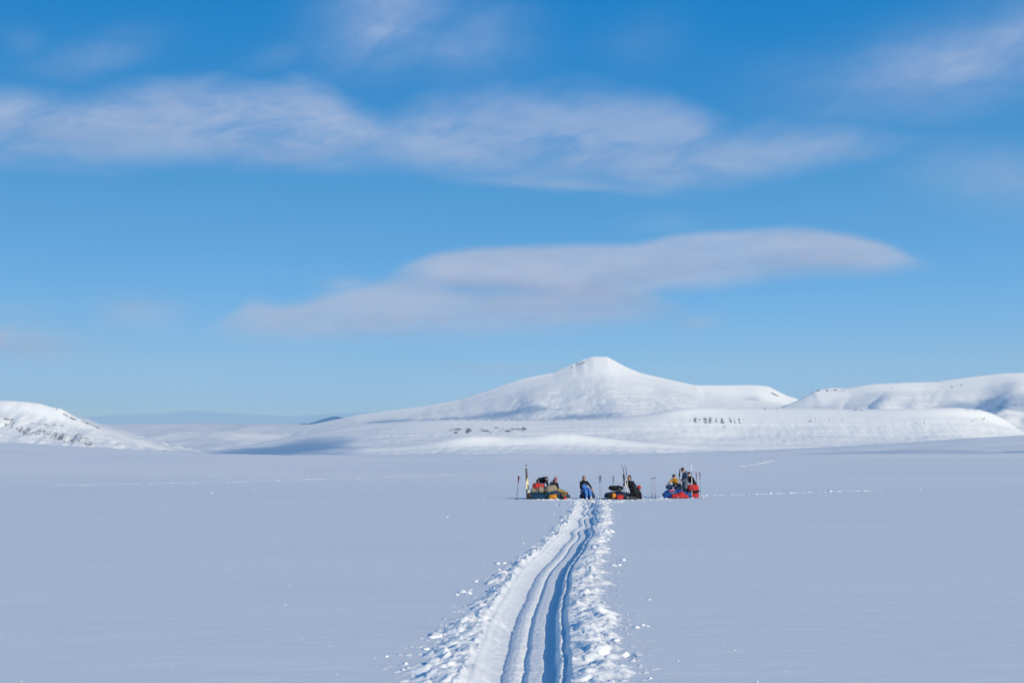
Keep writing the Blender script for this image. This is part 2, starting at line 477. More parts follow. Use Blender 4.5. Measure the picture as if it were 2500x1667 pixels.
# banks of thrown-out chunks
wl = 0.40 * (1 + 0.40 * perlin(YY * 0.55, 0 * YY, 31) + 0.55 * perlin(YY * 2.6, 0 * YY, 32) + 0.4 * perlin(YY * 7.0, OO * 2, 33)) * np.interp(YY, [6, 9, 15, 20, 26, 36, 50], [1.15, 1.05, 0.85, 0.8, 0.72, 0.8, 0.9])
wr = 0.50 * (1 + 0.28 * perlin(YY * 0.5, 0 * YY, 34) + 0.42 * perlin(YY * 2.3, 0 * YY, 35) + 0.35 * perlin(YY * 6.5, OO * 2, 36)) * np.interp(YY, [6, 9, 15, 20, 26, 36, 50], [1.05, 1.05, 1.05, 1.0, 0.85, 0.95, 0.9])
dl, dr = -OO - 0.41, OO - 0.395
el_ = sst(0.0, 0.06, dl) * sst(1.0, 0.55, dl / np.maximum(wl, 0.06))
er_ = sst(0.0, 0.05, dr) * sst(1.0, 0.60, dr / np.maximum(wr, 0.06))
env = np.clip(el_ + er_ * (0.35 + 0.65 * sst(0.03, 0.22, dr)), 0, 1)
xo, yo = OO + 0.04 * perlin(OO * 7, YY * 7, 41), YY + 0.05 * perlin(OO * 6 + 9, YY * 6, 42)
big = lumps(xo / 0.26, yo / 0.34, 50) * sst(-0.25, 0.35, perlin(xo * 1.6, yo * 1.2, 57))
med = lumps(xo / 0.13, yo / 0.17, 60)
sml = lumps(xo / 0.060, yo / 0.075, 70)
tiny = lumps(xo / 0.030, yo / 0.036, 80)
bank = 0.056 * big + 0.033 * med + 0.011 * sml + 0.005 * tiny + 0.022 + 0.032 * fbm(xo * 2.8, yo * 2.0, 90, 4, 0.55)
hollow = np.clip(perlin(xo * 2.6, yo * 2.0, 95) - 0.25, 0, 1) * 0.10
BZ = env * (bank - hollow)
spray = sst(1.9, 0.9, np.where(OO < 0, dl / np.maximum(wl, 0.06), dr / np.maximum(wr, 0.06))) * (np.abs(OO) > 0.41) * (1 - env)
crumb = lumps(xo / 0.10, yo / 0.12, 110, 0.12, 0.34) * (rnd(np.floor(xo / 0.10).astype(np.int64), np.floor(yo / 0.12).astype(np.int64), 7) > 0.2)
BZ = BZ + spray * 0.018 * crumb
fade = sst(HALF, HALF - 0.2, np.abs(OO))
endf = sst(57.6, 55.6, YY)
pits = np.zeros_like(OO)
for (ppx, ppy, rx_, ry_, dp) in ((1441, 1232, 0.20, 1.0, 0.13), (1425, 1236, 0.10, 0.8, 0.06), (1537, 1600, 0.055, 0.13, 0.13), (1478, 1575, 0.05, 0.10, 0.07), (1362, 1232, 0.1, 0.7, 0.05)):
    p = hit(ppx, ppy)
    q = ((XX - p.x) / rx_) ** 2 + ((YY - p.y) / ry_) ** 2
    pits = pits - dp * sst(1.2, 0.5, q)
ZZ = G0 + fade * ((PZ + BZ) * (0.25 + 0.75 * endf) + pits)
ski_track = link('ski_track', grid_mesh('ski_track', XX, YY, ZZ), m_snow, kind='structure', label='deep ski and sled track leading to the resting group')

# snow field: one sheet with the track let into it
ys = np.concatenate([[-90, -60, -40, -25, -15, -8, -3, 0.5], rows[::3], [rows[-1]], np.geomspace(rows[-1] + 0.4, 4200, 420)])
ys = np.unique(np.round(ys, 5))
side = np.concatenate([[0, 0.1, 0.3, 0.6, 1.0], np.geomspace(1.5, 5200, 150)])
lx = track_x(ys)
XL = lx[:, None] - HALF - side[None, ::-1]
XR = lx[:, None] + HALF + side[None, :]
GX = np.concatenate([XL, XR], 1); GY = np.repeat(ys[:, None], GX.shape[1], 1)
GZ = ground_z(GX, GY)
keep = np.ones((GX.shape[0] - 1, GX.shape[1] - 1), bool)
mid_c = XL.shape[1] - 1
keep[:, mid_c] = (ys[:-1] < 3.49) | (ys[1:] > rows[-1] + 1e-4)
snow_field = link('snow_field', grid_mesh('snow_field', GX, GY, GZ, keep), m_snow, kind='structure', label='wide flat field of smooth wind-packed snow')


# ------------------------------------------------------------------ mountains
def hill(name, label, crest, Yc, wf, wb, x0, x1, dxx, dyy, prof, base_row=1118, wander=120, rock=None, detail=None, smooth=30.0, extra=None, zlow=-60, wfmap=None, soften=1.0, strata=None):
    """a ridge of real depth: crest line at Yc metres, its face falling towards the viewer over wf metres, its back over wb"""
    cp = np.array([tuple(at(px, py, Yc)) for px, py in crest])
    xs = np.arange(at(x0, 1000, Yc).x, at(x1, 1000, Yc).x, dxx)
    cz = np.interp(xs, cp[:, 0], cp[:, 2])
    k = max(1, int(smooth / dxx)); ker = np.hanning(2 * k + 3); ker /= ker.sum()
    cz = np.convolve(np.pad(cz, k + 1, mode='edge'), ker, mode='valid')
    t = np.concatenate([np.arange(-wf, 0, dyy), np.arange(0, wb, dyy * 2.5)])
    X, T = np.meshgrid(xs, t)
    wy = wander * perlin(X / (wander * 7 + 60), 0 * X + 2.2, 71) if wander else 0
    Y = Yc + T + wy
    wfx = wf if wfmap is None else np.interp(PW / 2 + F * X / Yc, [p[0] for p in wfmap], [p[1] for p in wfmap])
    s = np.where(T < 0, np.minimum(-T / wfx, 1), T / wb)
    f = np.where(T < 0, np.interp(s, [p[0] for p in prof], [p[1] for p in prof]), 1 - sst(0, 1, s))
    k2 = max(3, int(560.0 / dxx)); ker2 = np.hanning(2 * k2 + 3); ker2 /= ker2.sum()
    czw = np.convolve(np.pad(cz, k2 + 1, mode='edge'), ker2, mode='valid')
    wide = sst(0.0, 0.09, s) * soften
    CZ = (cz[None, :] * (1 - wide) + np.minimum(czw, cz + 40)[None, :] * wide) * Y / Yc
    zb = zlow
    Z = zb + (CZ - zb) * f
    px = PW / 2 + F * X / Y
    if extra is not None:
        Z = Z + extra(X, Y, s, T, px)
    if detail is not None:
        e = np.where(T < 0, np.clip(s * 5, 0, 1) * np.clip((1 - s) * 3, 0, 1), np.clip(s * 3, 0, 1))
        Z = Z + detail(X, T, s) * e
    if strata:
        wz = Z + 8 * perlin(X / 300, T / 300, 91)
        Z = Z + 1.5 * strata[1] * perlin(wz * 2.2 / strata[0], X / 900 + T / 2500, 93) * np.clip(s * 8, 0, 1) * (T < 0) * np.clip(0.5 + perlin(X / 500, Z / 120, 92), 0, 1)
    py = HOR - F * (Z - CAMZ) / Y
    R = np.zeros_like(Z)
    if rock is not None:
        R = rock(px, py, X, T, s)
        R = np.where(T <= dyy, R, R * 0.3)
    return link(name, grid_mesh(name, X, Y, Z, None, {'rock': np.clip(R, 0, 1.2)}), m_hill, kind='structure', label=label)


def box_mask(px, py, a, b_, c, d, soft=8, softy=4):
    return sst(a - soft, a + soft, px) * sst(b_ + soft, b_ - soft, px) * sst(c - softy, c + softy, py) * sst(d + softy, d - softy, py)


# table mountain on the left
def rock_left(px, py, X, T, s):
    st = 0.42 + 0.9 * perlin((px + 0.5 * py) / 3.4, py / 22.0, 3) + 0.5 * perlin(px / 1.8, py / 6, 4)
    band1 = np.exp(-((py - (1029 + 0.07 * px)) / 3.2) ** 2) * sst(50, 75, px) * sst(200, 150, px)
    ribs = box_mask(px, py - (px - 60) * 0.17, 40, 190, 1040, 1062, 14, 7) * np.clip(st, 0, 1)
    ribs2 = box_mask(px, py - (px - 0) * 0.1, -60, 45, 1012, 1050, 14, 8) * np.clip(st - 0.1, 0, 1) * 0.8
    low = box_mask(px, py - (px - 200) * 0.42, 185, 240, 1052, 1084, 10, 8) * np.clip(st, 0, 1) * 0.8
    nn = np.clip(0.25 + 1.1 * perlin(px / 3.0, (py + px * 0.6) / 4.0, 6), 0, 1)
    top = box_mask(px, py, 48, 92, 996, 1014, 16, 7) * nn * 0.85 + box_mask(px, py, 126, 150, 994, 1003, 8, 4) * nn + box_mask(px, py, 0, 330, 1005, 1095, 30, 20) * np.clip(perlin(px / 6.0, (py - px * 0.4) / 9.0, 8) - 0.12, 0, 1) * 0.9
    edge = np.exp(-((py - np.interp(px, [140, 170, 210, 260], [998, 1020, 1032, 1052])) / 2.0) ** 2) * sst(140, 155, px) * sst(330, 250, px) * 0.85
    return 0.75 * band1 * np.clip(0.6 + perlin(px / 6, py / 2, 7), 0, 1) + ribs + ribs2 + low + top + edge


hill('table_mountain', 'snowy flat-topped mountain with dark rock bands at the left edge',
     [(-900, 985), (-300, 965), (-60, 975), (0, 978), (25, 978), (60, 980), (100, 985), (130, 994), (150, 996), (162, 1003), (180, 1015), (205, 1026), (235, 1038), (270, 1058), (310, 1075), (350, 1090), (390, 1102), (460, 1114), (600, 1130)],
     5000, 750, 1500, -900, 620, 6, 12, [(0, 1), (0.1, 0.86), (0.3, 0.60), (0.5, 0.42), (0.75, 0.24), (1, 0.02)], rock=rock_left, wander=60, smooth=14, zlow=40, strata=(26, 1.6),
     detail=lambda X, T, s: 24 * np.abs(perlin(X / 75 + T / 260 + 0.4 * perlin(X / 90, T / 90, 161), T / 500, 11)) - 8 + 6 * fbm(X / 70, T / 160, 12, 3) + 2.5 * perlin(X / 16, T / 90, 14))

# rolling valley behind it
hill('valley_hills', 'pale rolling snow hills closing the valley between the mountains',
     [(-800, 1040), (100, 1040), (230, 1036), (330, 1035), (480, 1033), (600, 1034), (700, 1035), (800, 1036), (900, 1040), (1200, 1046), (1500, 1060)], 10500, 5200, 2500, -300, 1400, 22, 45,
     [(0, 1), (0.12, 0.9), (0.25, 0.80), (0.4, 0.60), (0.55, 0.52), (0.75, 0.33), (1, 0.15)], wander=300, smooth=80, zlow=-20,
     detail=lambda X, T, s: 80 * perlin(X / 1300 + 0.4, T / 1100, 33) + 26 * perlin(X / 420, T / 500, 34) + 6 * perlin(X / 120, T / 150, 35))
hill('dark_hill', 'small deep blue hill far off beside the foot of the peak',
     [(600, 1060), (700, 1040), (740, 1033), (752, 1034), (770, 1029), (790, 1022), (810, 1017), (825, 1016), (842, 1021), (880, 1034), (960, 1060)], 16000, 1500, 1500, 640, 940, 20, 60,
     [(0, 1), (0.3, 0.7), (1, 0)], wander=0, smooth=20, detail=lambda X, T, s: 25 * fbm(X / 300, T / 300, 15, 3))


# the peak
def spur(X, Y, s, T, px):
    z = 0
    for (p0, p1, amp, w0, w1) in ((1470, 1590, 30, 110, 230), (1330, 1200, 26, 110, 280), (1640, 1750, 20, 110, 240), (1500, 1440, -16, 110, 240)):
        c = p0 + (p1 - p0) * s
        w = w0 + (w1 - w0) * s
        d_ = (px - c) / (w * 0.32)
        z = z + amp * np.exp(-d_ * d_) * np.clip(s * 6, 0, 1) * sst(1.0, 0.5, s) * (T < 0)
    return z


def rock_peak(px, py, X, T, s):
    n = 0.55 + 0.8 * perlin(px / 4.0, py / 3.0, 9)
    r = box_mask(px, py - (1436 - px) * 0.42, 1392, 1436, 876, 885, 4, 4) * n * 1.1
    r = r + box_mask(px, py, 1436, 1500, 872, 879, 4, 2.5) * n * 0.35
    r = r + np.exp(-((py - 1001) / 1.2) ** 2) * sst(1430, 1450, px) * sst(1660, 1640, px) * np.clip(n - 0.1, 0, 1) * 0.9
    for (a, c, w) in ((1498, 948, 4), (1535, 972, 4), (1510, 988, 8), (1605, 985, 6), (1262, 929, 3), (1700, 1000, 12), (1460, 990, 8), (1330, 1005, 10)):
        r = r + np.exp(-((px - a) / w) ** 2 - ((py - c) / 1.6) ** 2) * 0.8
    return r


hill('peak', 'tall snowy peak with a flat rocky summit behind the plateau',
     [(600, 1075), (680, 1056), (715, 1046), (760, 1036), (800, 1028), (836, 1021), (870, 1013), (955, 1002), (1040, 991), (1125, 975), (1168, 961), (1210, 947), (1265, 928), (1304, 918), (1350, 910), (1397, 889), (1406, 888), (1423, 877), (1432, 876), (1446, 870.5), (1484, 871), (1488, 875), (1496, 878), (1510, 886), (1529, 896), (1563, 910), (1614, 922), (1650, 930), (1700, 941), (1715, 951), (1772, 964), (1830, 976), (1944, 992), (2100, 1015), (2400, 1050)],
     9300, 3300, 2200, 600, 2250, 9, 16, [(0, 1), (0.015, 0.965), (0.06, 0.88), (0.14, 0.76), (0.26, 0.61), (0.42, 0.46), (0.6, 0.36), (0.8, 0.28), (1, 0.2)], rock=rock_peak, wander=0, smooth=9, extra=spur, zlow=-40, strata=(46, 3.2),
     detail=lambda X, T, s: 13 * np.abs(perlin(X / 150 + T / 700 + 0.5 * perlin(X / 300, T / 300, 141), T / 1100, 143)) - 4 + 20 * perlin(X / 420 + T / 900, T / 900, 43) + 7 * fbm(X / 150, T / 260, 44, 3) + 1.6 * fbm(X / 30, T / 60, 48, 2))
hill('far_shoulder', 'rounded snow shoulder behind the right flank of the peak',
     [(1500, 1000), (1600, 955), (1660, 941), (1700, 940), (1749, 940.5), (1830, 939.5), (1849, 940), (1876, 943), (1891, 951), (1918, 964), (1950, 975), (2000, 990), (2100, 1015)],
     11500, 2000, 1800, 1480, 2150, 10, 24, [(0, 1), (0.06, 0.86), (0.2, 0.70), (0.5, 0.45), (1, 0.15)], wander=0, smooth=18, zlow=-40,
     extra=lambda X, Y, s, T, px: 40 * np.exp(-((px - (1845 + 60 * s)) / 26) ** 2) * np.clip(s * 8, 0, 1) * (T < 0),
     rock=lambda px, py, X, T, s: np.exp(-((py - (962 + (px - 1888) * 0.5)) / 1.8) ** 2) * sst(1878, 1886, px) * sst(1908, 1898, px) * 0.9,
     detail=lambda X, T, s: 10 * fbm(X / 260, T / 420, 53, 4) + 14 * np.abs(perlin(X / 170 + T / 500, T / 900, 163)) - 4)


def rock_right(px, py, X, T, s):
    n = 0.5 + 0.9 * perlin(px / 3.5, py / 3.0, 19)
    r = box_mask(px, py, 1990, 2070, 950, 957, 5, 2.5) * n
    r = r + box_mask(px, py - (px - 2320) * -0.12, 2300, 2380, 940, 950, 10, 4) * (n - 0.15) * 0.9 + box_mask(px, py, 2100, 2140, 955, 970, 8, 6) * (n - 0.3) * 0.8
    for (a, c, w) in ((2410, 978, 5), (2455, 984, 4), (2180, 948, 5), (2250, 985, 3), (2480, 990, 5)):
        r = r + np.exp(-((px - a) / w) ** 2 - ((py - c) / 2.2) ** 2) * 0.8
    return r


hill('right_range', 'long snowy mountain range rising towards the right edge',
     [(1800, 1040), (1900, 1000), (1954, 976), (1983, 961), (1992, 953), (2032, 946), (2071, 948), (2109, 941), (2136, 937), (2193, 935), (2231, 933), (2289, 932), (2327, 926), (2384, 918), (2442, 911), (2480, 909.6), (2520, 907), (2700, 900), (3100, 880), (3600, 920)],
     8600, 2300, 1800, 1800, 3500, 9, 16, [(0, 1), (0.05, 0.90), (0.12, 0.80), (0.25, 0.66), (0.45, 0.50), (0.7, 0.36), (1, 0.2)], rock=rock_right, wander=90, smooth=12, zlow=-40, strata=(52, 4.0),
     extra=lambda X, Y, s, T, px: (46 * np.exp(-((px - (2490 - 120 * s)) / 40) ** 2) + 34 * np.exp(-((px - (2180 - 140 * s)) / 46) ** 2) - 18 * np.exp(-((px - (2400 - 160 * s)) / 60) ** 2)) * np.clip(s * 6, 0, 1) * (T < 0),
     detail=lambda X, T, s: 24 * np.abs(perlin(X / 190 - T / 420 + 0.5 * perlin(X / 300, T / 300, 151), T / 800, 153)) - 8 + 26 * perlin(X / 420 + T / 600, T / 900, 61) + 9 * fbm(X / 180 + T / 300, T / 300, 62, 3) + 1.8 * fbm(X / 40, T / 80, 63, 2))


# the plateau edge in front of the peak
def rock_plateau(px, py, X, T, s):
    st = 0.40 + 1.1 * perlin((px + 0.25 * py) / 6.0, py / 40.0, 23) + 0.6 * perlin(px / 2.2, py / 3.5, 24)
    r = np.zeros_like(px)
    grain = np.clip(0.62 + 0.8 * perlin(px / 2.4, py / 2.6, 24) + 0.4 * perlin(px / 6, py / 9, 22), 0, 1.1)
    for (c, w, p0, p1, k_) in ((1671, 2, 1021, 1028, 0.7), (1683, 2, 1024, 1031, 0.7), (1697, 4.5, 1019, 1033, 1.15), (1708, 2.2, 1020, 1030, 0.9), (1721, 5, 1019, 1034, 1.2), (1734, 4.5, 1019, 1034, 1.15), (1747, 3.6, 1020, 1034, 1.0), (1762, 5.2, 1021, 1036, 1.1), (1782, 3.2, 1020, 1034, 1.0), (1792, 2.6, 1022, 1035, 0.9), (1804, 3, 1020, 1036, 0.95), (1815, 2, 1020, 1030, 0.6),
                           (1683, 1.6, 1039, 1043, 0.7), (1721, 3.2, 1038, 1043, 0.9), (1736, 2.6, 1039, 1043, 0.85), (1763, 4, 1039, 1044, 0.85), (1796, 3, 1039, 1043, 0.7), (1975, 3, 1019, 1031, 0.9), (1981, 2.4, 1022, 1032, 0.95), (1991, 2.2, 1020, 1030, 0.85), (2002, 2, 1021, 1030, 0.8), (2012, 1.8, 1021, 1029, 0.75), (2023, 2.2, 1020, 1031, 0.85), (2042, 1.8, 1021, 1028, 0.6), (2054, 2, 1021, 1030, 0.6), (2060, 1.6, 1023, 1030, 0.55)):
        cc = c + 0.18 * (py - 1026) + 1.2 * perlin(py / 5.0, 0 * px + c, 21)
        r = np.maximum(r, np.exp(-((px - cc) / (w * 1.25)) ** 2) * sst(p0 - 2, p0 + 2, py) * sst(p1 + 2, p1 - 2, py) * k_ * 1.2 * grain)
    r = r + box_mask(px, py, 1830, 1965, 1020, 1044, 10, 7) * np.clip(perlin((px + 0.3 * py) / 4.0, py / 9.0, 20) - 0.05, 0, 1) * 0.75
    r = r + box_mask(px, py, 2215, 2290, 1012, 1060, 14, 12) * np.clip(0.3 + perlin(px / 4, py / 4, 26), 0, 1) * 0.7
    r = r + box_mask(px, py, 2365, 2412, 1014, 1032, 8, 6) * np.clip(0.35 + perlin(px / 4, py / 6, 27), 0, 1) * 0.8
    n = 0.5 + 0.9 * perlin(px / 5.0, py / 3.0, 25)
    for (a, b_, c) in ((1858, 1902, 998), (2075, 2112, 1001), (2352, 2392, 1000), (1915, 1930, 999), (2140, 2150, 1001)):
        r = r + box_mask(px, py, a, b_, c - 1.5, c + 2.5, 4, 1.5) * np.clip(n, 0, 1) * 0.95
    # thin rock lines and blocks on the left
    line = np.exp(-((py - np.interp(px, [950, 1104, 1363, 1508, 1600], [1028, 1025, 1026, 1021.5, 1021])) / 1.3) ** 2) * sst(1060, 1100, px) * sst(1540, 1500, px)
    r = r + line * np.clip(n + 0.2, 0, 1) * 0.95
    blk = 0.3 + 1.2 * perlin(px / 14.0, 3.3 + np.floor(py / 4.2) * 7.7, 29)
    r = r + box_mask(px, py - (1290 - px) * 0.035, 1095, 1290, 1040, 1055, 14, 3) * np.clip(blk, 0, 1.1)
    l2 = np.exp(-((py - np.interp(px, [930, 985, 1060, 1130], [1069, 1060, 1059, 1056])) / 1.1) ** 2) * sst(930, 950, px) * sst(1100, 1060, px)
    return r + l2 * np.clip(n + 0.1, 0, 1) * 0.8


hill('plateau', 'broad snow plateau with a steep bright edge and dark rock ribs',
     [(420, 1110), (560, 1096), (640, 1080), (700, 1068), (760, 1056), (836, 1042), (900, 1034), (1000, 1028), (1104, 1023), (1363, 1023.5), (1508, 1018.5), (1593, 1010), (1640, 1001), (1678, 996.5), (1715, 994.5), (1780, 996), (1868, 994.5), (1944, 996), (2097, 999), (2250, 996.5), (2327, 995), (2388, 999), (2423, 1008), (2461, 1024), (2488, 1044), (2520, 1062), (2600, 1090), (2750, 1110)],
     6000, 1900, 1700, 420, 2750, 6, 10, [(0, 1), (0.03, 0.965), (0.10, 0.84), (0.2, 0.66), (0.32, 0.48), (0.5, 0.30), (0.7, 0.17), (1, 0.06)], rock=rock_plateau, wander=110, smooth=24, zlow=20, strata=(24, 1.5), wfmap=[(400, 1900), (1200, 1800), (1550, 1300), (1680, 950), (2300, 950), (2500, 700)],
     detail=lambda X, T, s: sst(600, 1300, X) * (2.4 * np.abs(perlin(X / 46 + 0.6 * perlin(X / 200, T / 90, 70), T / 300, 73)) * sst(0.08, 0.2, s) * sst(0.6, 0.3, s)) + 5 * fbm(X / 260, T / 220, 74, 3) + 1.2 * fbm(X / 28, T / 50, 75, 2) - 3 * sst(0.05, 0.02, np.abs((s * 7.0) % 1.0 - 0.5)) * sst(1000, 300, X))
# low bright drift ridge in front of the plateau
hill('drift_ridge', 'low bright snow ridge lying in front of the plateau',
     [(700, 1105), (760, 1100), (819, 1094), (880, 1093), (972, 1089.5), (1040, 1082), (1085, 1075), (1125, 1068), (1150, 1065.5), (1189, 1064.5), (1253, 1067.5), (1295, 1066), (1340, 1060), (1363, 1058), (1397, 1059), (1450, 1066), (1560, 1078), (1750, 1086), (2100, 1090), (2500, 1095)],
     4700, 560, 500, 680, 2300, 6, 9, [(0, 1), (0.03, 0.95), (0.12, 0.70), (0.25, 0.52), (0.45, 0.40), (0.7, 0.32), (1, 0.26)], wander=60, smooth=16, zlow=8,
     detail=lambda X, T, s: 2.2 * fbm(X / 40, T / 40, 83, 3) + 3 * perlin(X / 160, T / 120, 84))
# the rise in front of the plateau on the right
hill('right_rise', 'gentle grey-blue snow rise below the plateau on the right',
     [(1350, 1112), (1500, 1108.5), (1600, 1106.5), (1800, 1101), (2000, 1093), (2200, 1082), (2350, 1071), (2500, 1062), (2700, 1052), (3100, 1045), (3600, 1060)],
     3500, 1300, 900, 1350, 3500, 9, 14, [(0, 1), (0.2, 0.84), (0.5, 0.62), (0.8, 0.42), (1, 0.28)], wander=50, smooth=80, zlow=6,
     detail=lambda X, T, s: 4.0 * perlin(X / 300, T / 260, 88) + 2.5 * perlin(X / 120, T / 90, 89))

# clouds out of the frame, placed between the sun and the far slopes to cast shadows there
m_cloud = bpy.data.materials.new('cloud_vapour')
m_cloud.use_nodes = True
t = NT(m_cloud.node_tree)
pv = t.n('ShaderNodeVolumePrincipled'); pv.inputs['Density'].default_value = 0.014; pv.inputs['Color'].default_value = (1, 1, 1, 1)
oo = t.n('ShaderNodeOutputMaterial'); t.put(oo.inputs['Volume'], pv.outputs[0])
bm = bmesh.new()
for i, (px, py, Y, rx, ry, rz, alt, rot) in enumerate(((655, 1092, 4900, 430, 900, 19, 1900, 0.2), (900, 1103, 3900, 400, 240, 24, 1750, 0.1), (1300, 962, 8300, 330, 150, 12, 2500, -0.5), (1150, 987, 8500, 330, 110, 12, 2500, -0.4),
                                              (1470, 985, 7900, 230, 170, 12, 2450, 0.2), (985, 1004, 8800, 190, 80, 18, 2450, 0.0), (2450, 978, 8000, 360, 330, 12, 2500, 0.3), (2440, 1103, 2700, 260, 120, 14, 1500, 0.1), (770, 1044, 7000, 230, 240, 15, 2000, 0.2), (2100, 1098, 2900, 330, 160, 6, 1500, 0.1), (1250, 1114, 1700, 520, 60, 9, 1300, 0.04), (2150, 1109, 2000, 420, 60, 8, 1300, 0.05), (820, 1117, 1200, 260, 34, 7, 1200, 0.02), (780, 1028, 15600, 700, 900, 50, 6500, 0.0))):
    p = at(px, py, Y)
    c = p + SUN * ((alt - p.z) / SUN.z)
    mt = Matrix.Translation(c) @ Matrix.Rotation(rot, 4, 'Z') @ Matrix.Diagonal((rx, ry, rz, 1))
    r = bmesh.ops.create_icosphere(bm, subdivisions=4, radius=1.0)
    P = np.array([tuple(v.co) for v in r['verts']])
    k = 1 + 0.28 * fbm(P[:, 0] * 1.7 + i * 5, P[:, 1] * 1.7 + P[:, 2], 200 + i, 3)
    for v, kk in zip(r['verts'], k):
        v.co = mt @ (v.co * float(kk))
me = bpy.data.meshes.new('clouds'); bm.to_mesh(me); bm.free()
link('clouds', me, m_cloud, kind='stuff', label='unseen high thin clouds placed to shade the far slopes')

# ------------------------------------------------------------------ camp: helpers
D0 = 58.3                                             # metres from the camera to the resting group


def Z1(u, v, dy=0.0):
    return at(1240 + u / 9.8, 1110 + v / 9.8, D0 + dy)


def Z2(u, v, dy=0.0):
    return at(1400 + u / 9.8, 1110 + v / 9.8, D0 + dy)


def Z3(u, v, dy=0.0):
    return at(1560 + u / 9.8, 1110 + v / 9.8, D0 + dy)


def gz(x, y):
    return float(ground_z(x, y))


def fabric(name, col, rough=0.75, var=0.12, spec=0.25, scale=9.0, bump=0.25):
    m, t, b = principled(name)
    tc_ = t.n('ShaderNodeTexCoord')
    n = t.noise(tc_.outputs['Object'], scale, 4.0, 0.6)
    lo = tuple(c * (1 - var) for c in col) + (1,); hi = tuple(min(1, c * (1 + var)) for c in col) + (1,)
    t.put(b.inputs['Base Color'], t.mix(n, lo, hi))
    b.inputs['Roughness'].default_value = rough
    b.inputs['Specular IOR Level'].default_value = spec
    bp = t.n('ShaderNodeBump'); bp.inputs['Strength'].default_value = bump; bp.inputs['Distance'].default_value = 0.02
    t.put(bp.inputs['Height'], n)
    t.put(b.inputs['Normal'], bp.outputs[0])
    return m


M = dict(
    navy=fabric('navy_fabric', (0.012, 0.035, 0.105)), blue=fabric('blue_fabric', (0.018, 0.085, 0.30)), petrol=fabric('petrol_fabric', (0.006, 0.045, 0.095)),
    red=fabric('red_fabric', (0.52, 0.035, 0.035)), darkred=fabric('dark_red_fabric', (0.20, 0.018, 0.025)), khaki=fabric('khaki_fabric', (0.29, 0.25, 0.185)), mustard=fabric('mustard_fabric', (0.36, 0.245, 0.085)),
    tan=fabric('tan_fabric', (0.24, 0.17, 0.09)), orange=fabric('orange_foam', (0.68, 0.27, 0.025), 0.6), black=fabric('black_fabric', (0.010, 0.011, 0.014)), ink=fabric('blue_black_fabric', (0.008, 0.012, 0.024)),
    puffy=fabric('black_down_shell', (0.010, 0.013, 0.014), 0.45, 0.1, 0.45), slate=fabric('slate_grey_fabric', (0.11, 0.14, 0.185)), grey=fabric('dark_grey_fabric', (0.042, 0.047, 0.05)),
    gold=fabric('golden_yellow_fabric', (0.46, 0.20, 0.022)), cobalt=fabric('cobalt_blue_fabric', (0.065, 0.20, 0.56)), pink=fabric('dusty_pink_knit', (0.36, 0.15, 0.18), 0.9), white=fabric('white_fabric', (0.72, 0.73, 0.75)),
    silver=fabric('silver_grey_fabric', (0.36, 0.42, 0.50)), skin=fabric('skin', (0.52, 0.30, 0.22), 0.55, 0.08), hair=fabric('brown_hair', (0.045, 0.025, 0.017), 0.6), brownknit=fabric('dark_brown_knit', (0.055, 0.025, 0.028), 0.9),
    lens=fabric('dark_lens', (0.012, 0.009, 0.008), 0.12, 0.05, 0.6), amber=fabric('amber_lens', (0.20, 0.07, 0.012), 0.12, 0.05, 0.6), ski_black=fabric('black_ski_sheet', (0.012, 0.013, 0.018), 0.35), ski_yellow=fabric('pale_yellow_ski_sheet', (0.74, 0.66, 0.36), 0.35),
    ski_white=fabric('white_ski_sheet', (0.80, 0.80, 0.79), 0.35), ski_grey=fabric('grey_ski_sheet', (0.10, 0.115, 0.14), 0.35), metal=fabric('grey_metal', (0.16, 0.17, 0.19), 0.35), grip_brown=fabric('brown_grip', (0.05, 0.025, 0.02)),
    grip_red=fabric('red_grip', (0.16, 0.012, 0.03)), label_red=fabric('red_label', (0.72, 0.12, 0.15)), lip=fabric('lip', (0.32, 0.12, 0.10)), eye=fabric('eye', (0.03, 0.02, 0.02), 0.2), plaster=fabric('white_plastic', (0.78, 0.79, 0.80), 0.4),
    blackmat=fabric('black_foam', (0.016, 0.015, 0.017), 0.9), brown=fabric('brown_fabric', (0.16, 0.085, 0.055)), bluehull=fabric('blue_plastic', (0.012, 0.09, 0.33), 0.35), steel=fabric('bright_pole_metal', (0.32, 0.34, 0.38), 0.3), pinkpole=fabric('pink_pole_paint', (0.42, 0.17, 0.21), 0.35))


def frame(tan, hint):
    tan = tan.normalized()
    a = hint - tan * hint.dot(tan)
    if a.length < 1e-4:
        a = Vector((0, 0, 1)) - tan * tan.z
        if a.length < 1e-4:
            a = Vector((1, 0, 0))
    a.normalize()
    return a, tan.cross(a)


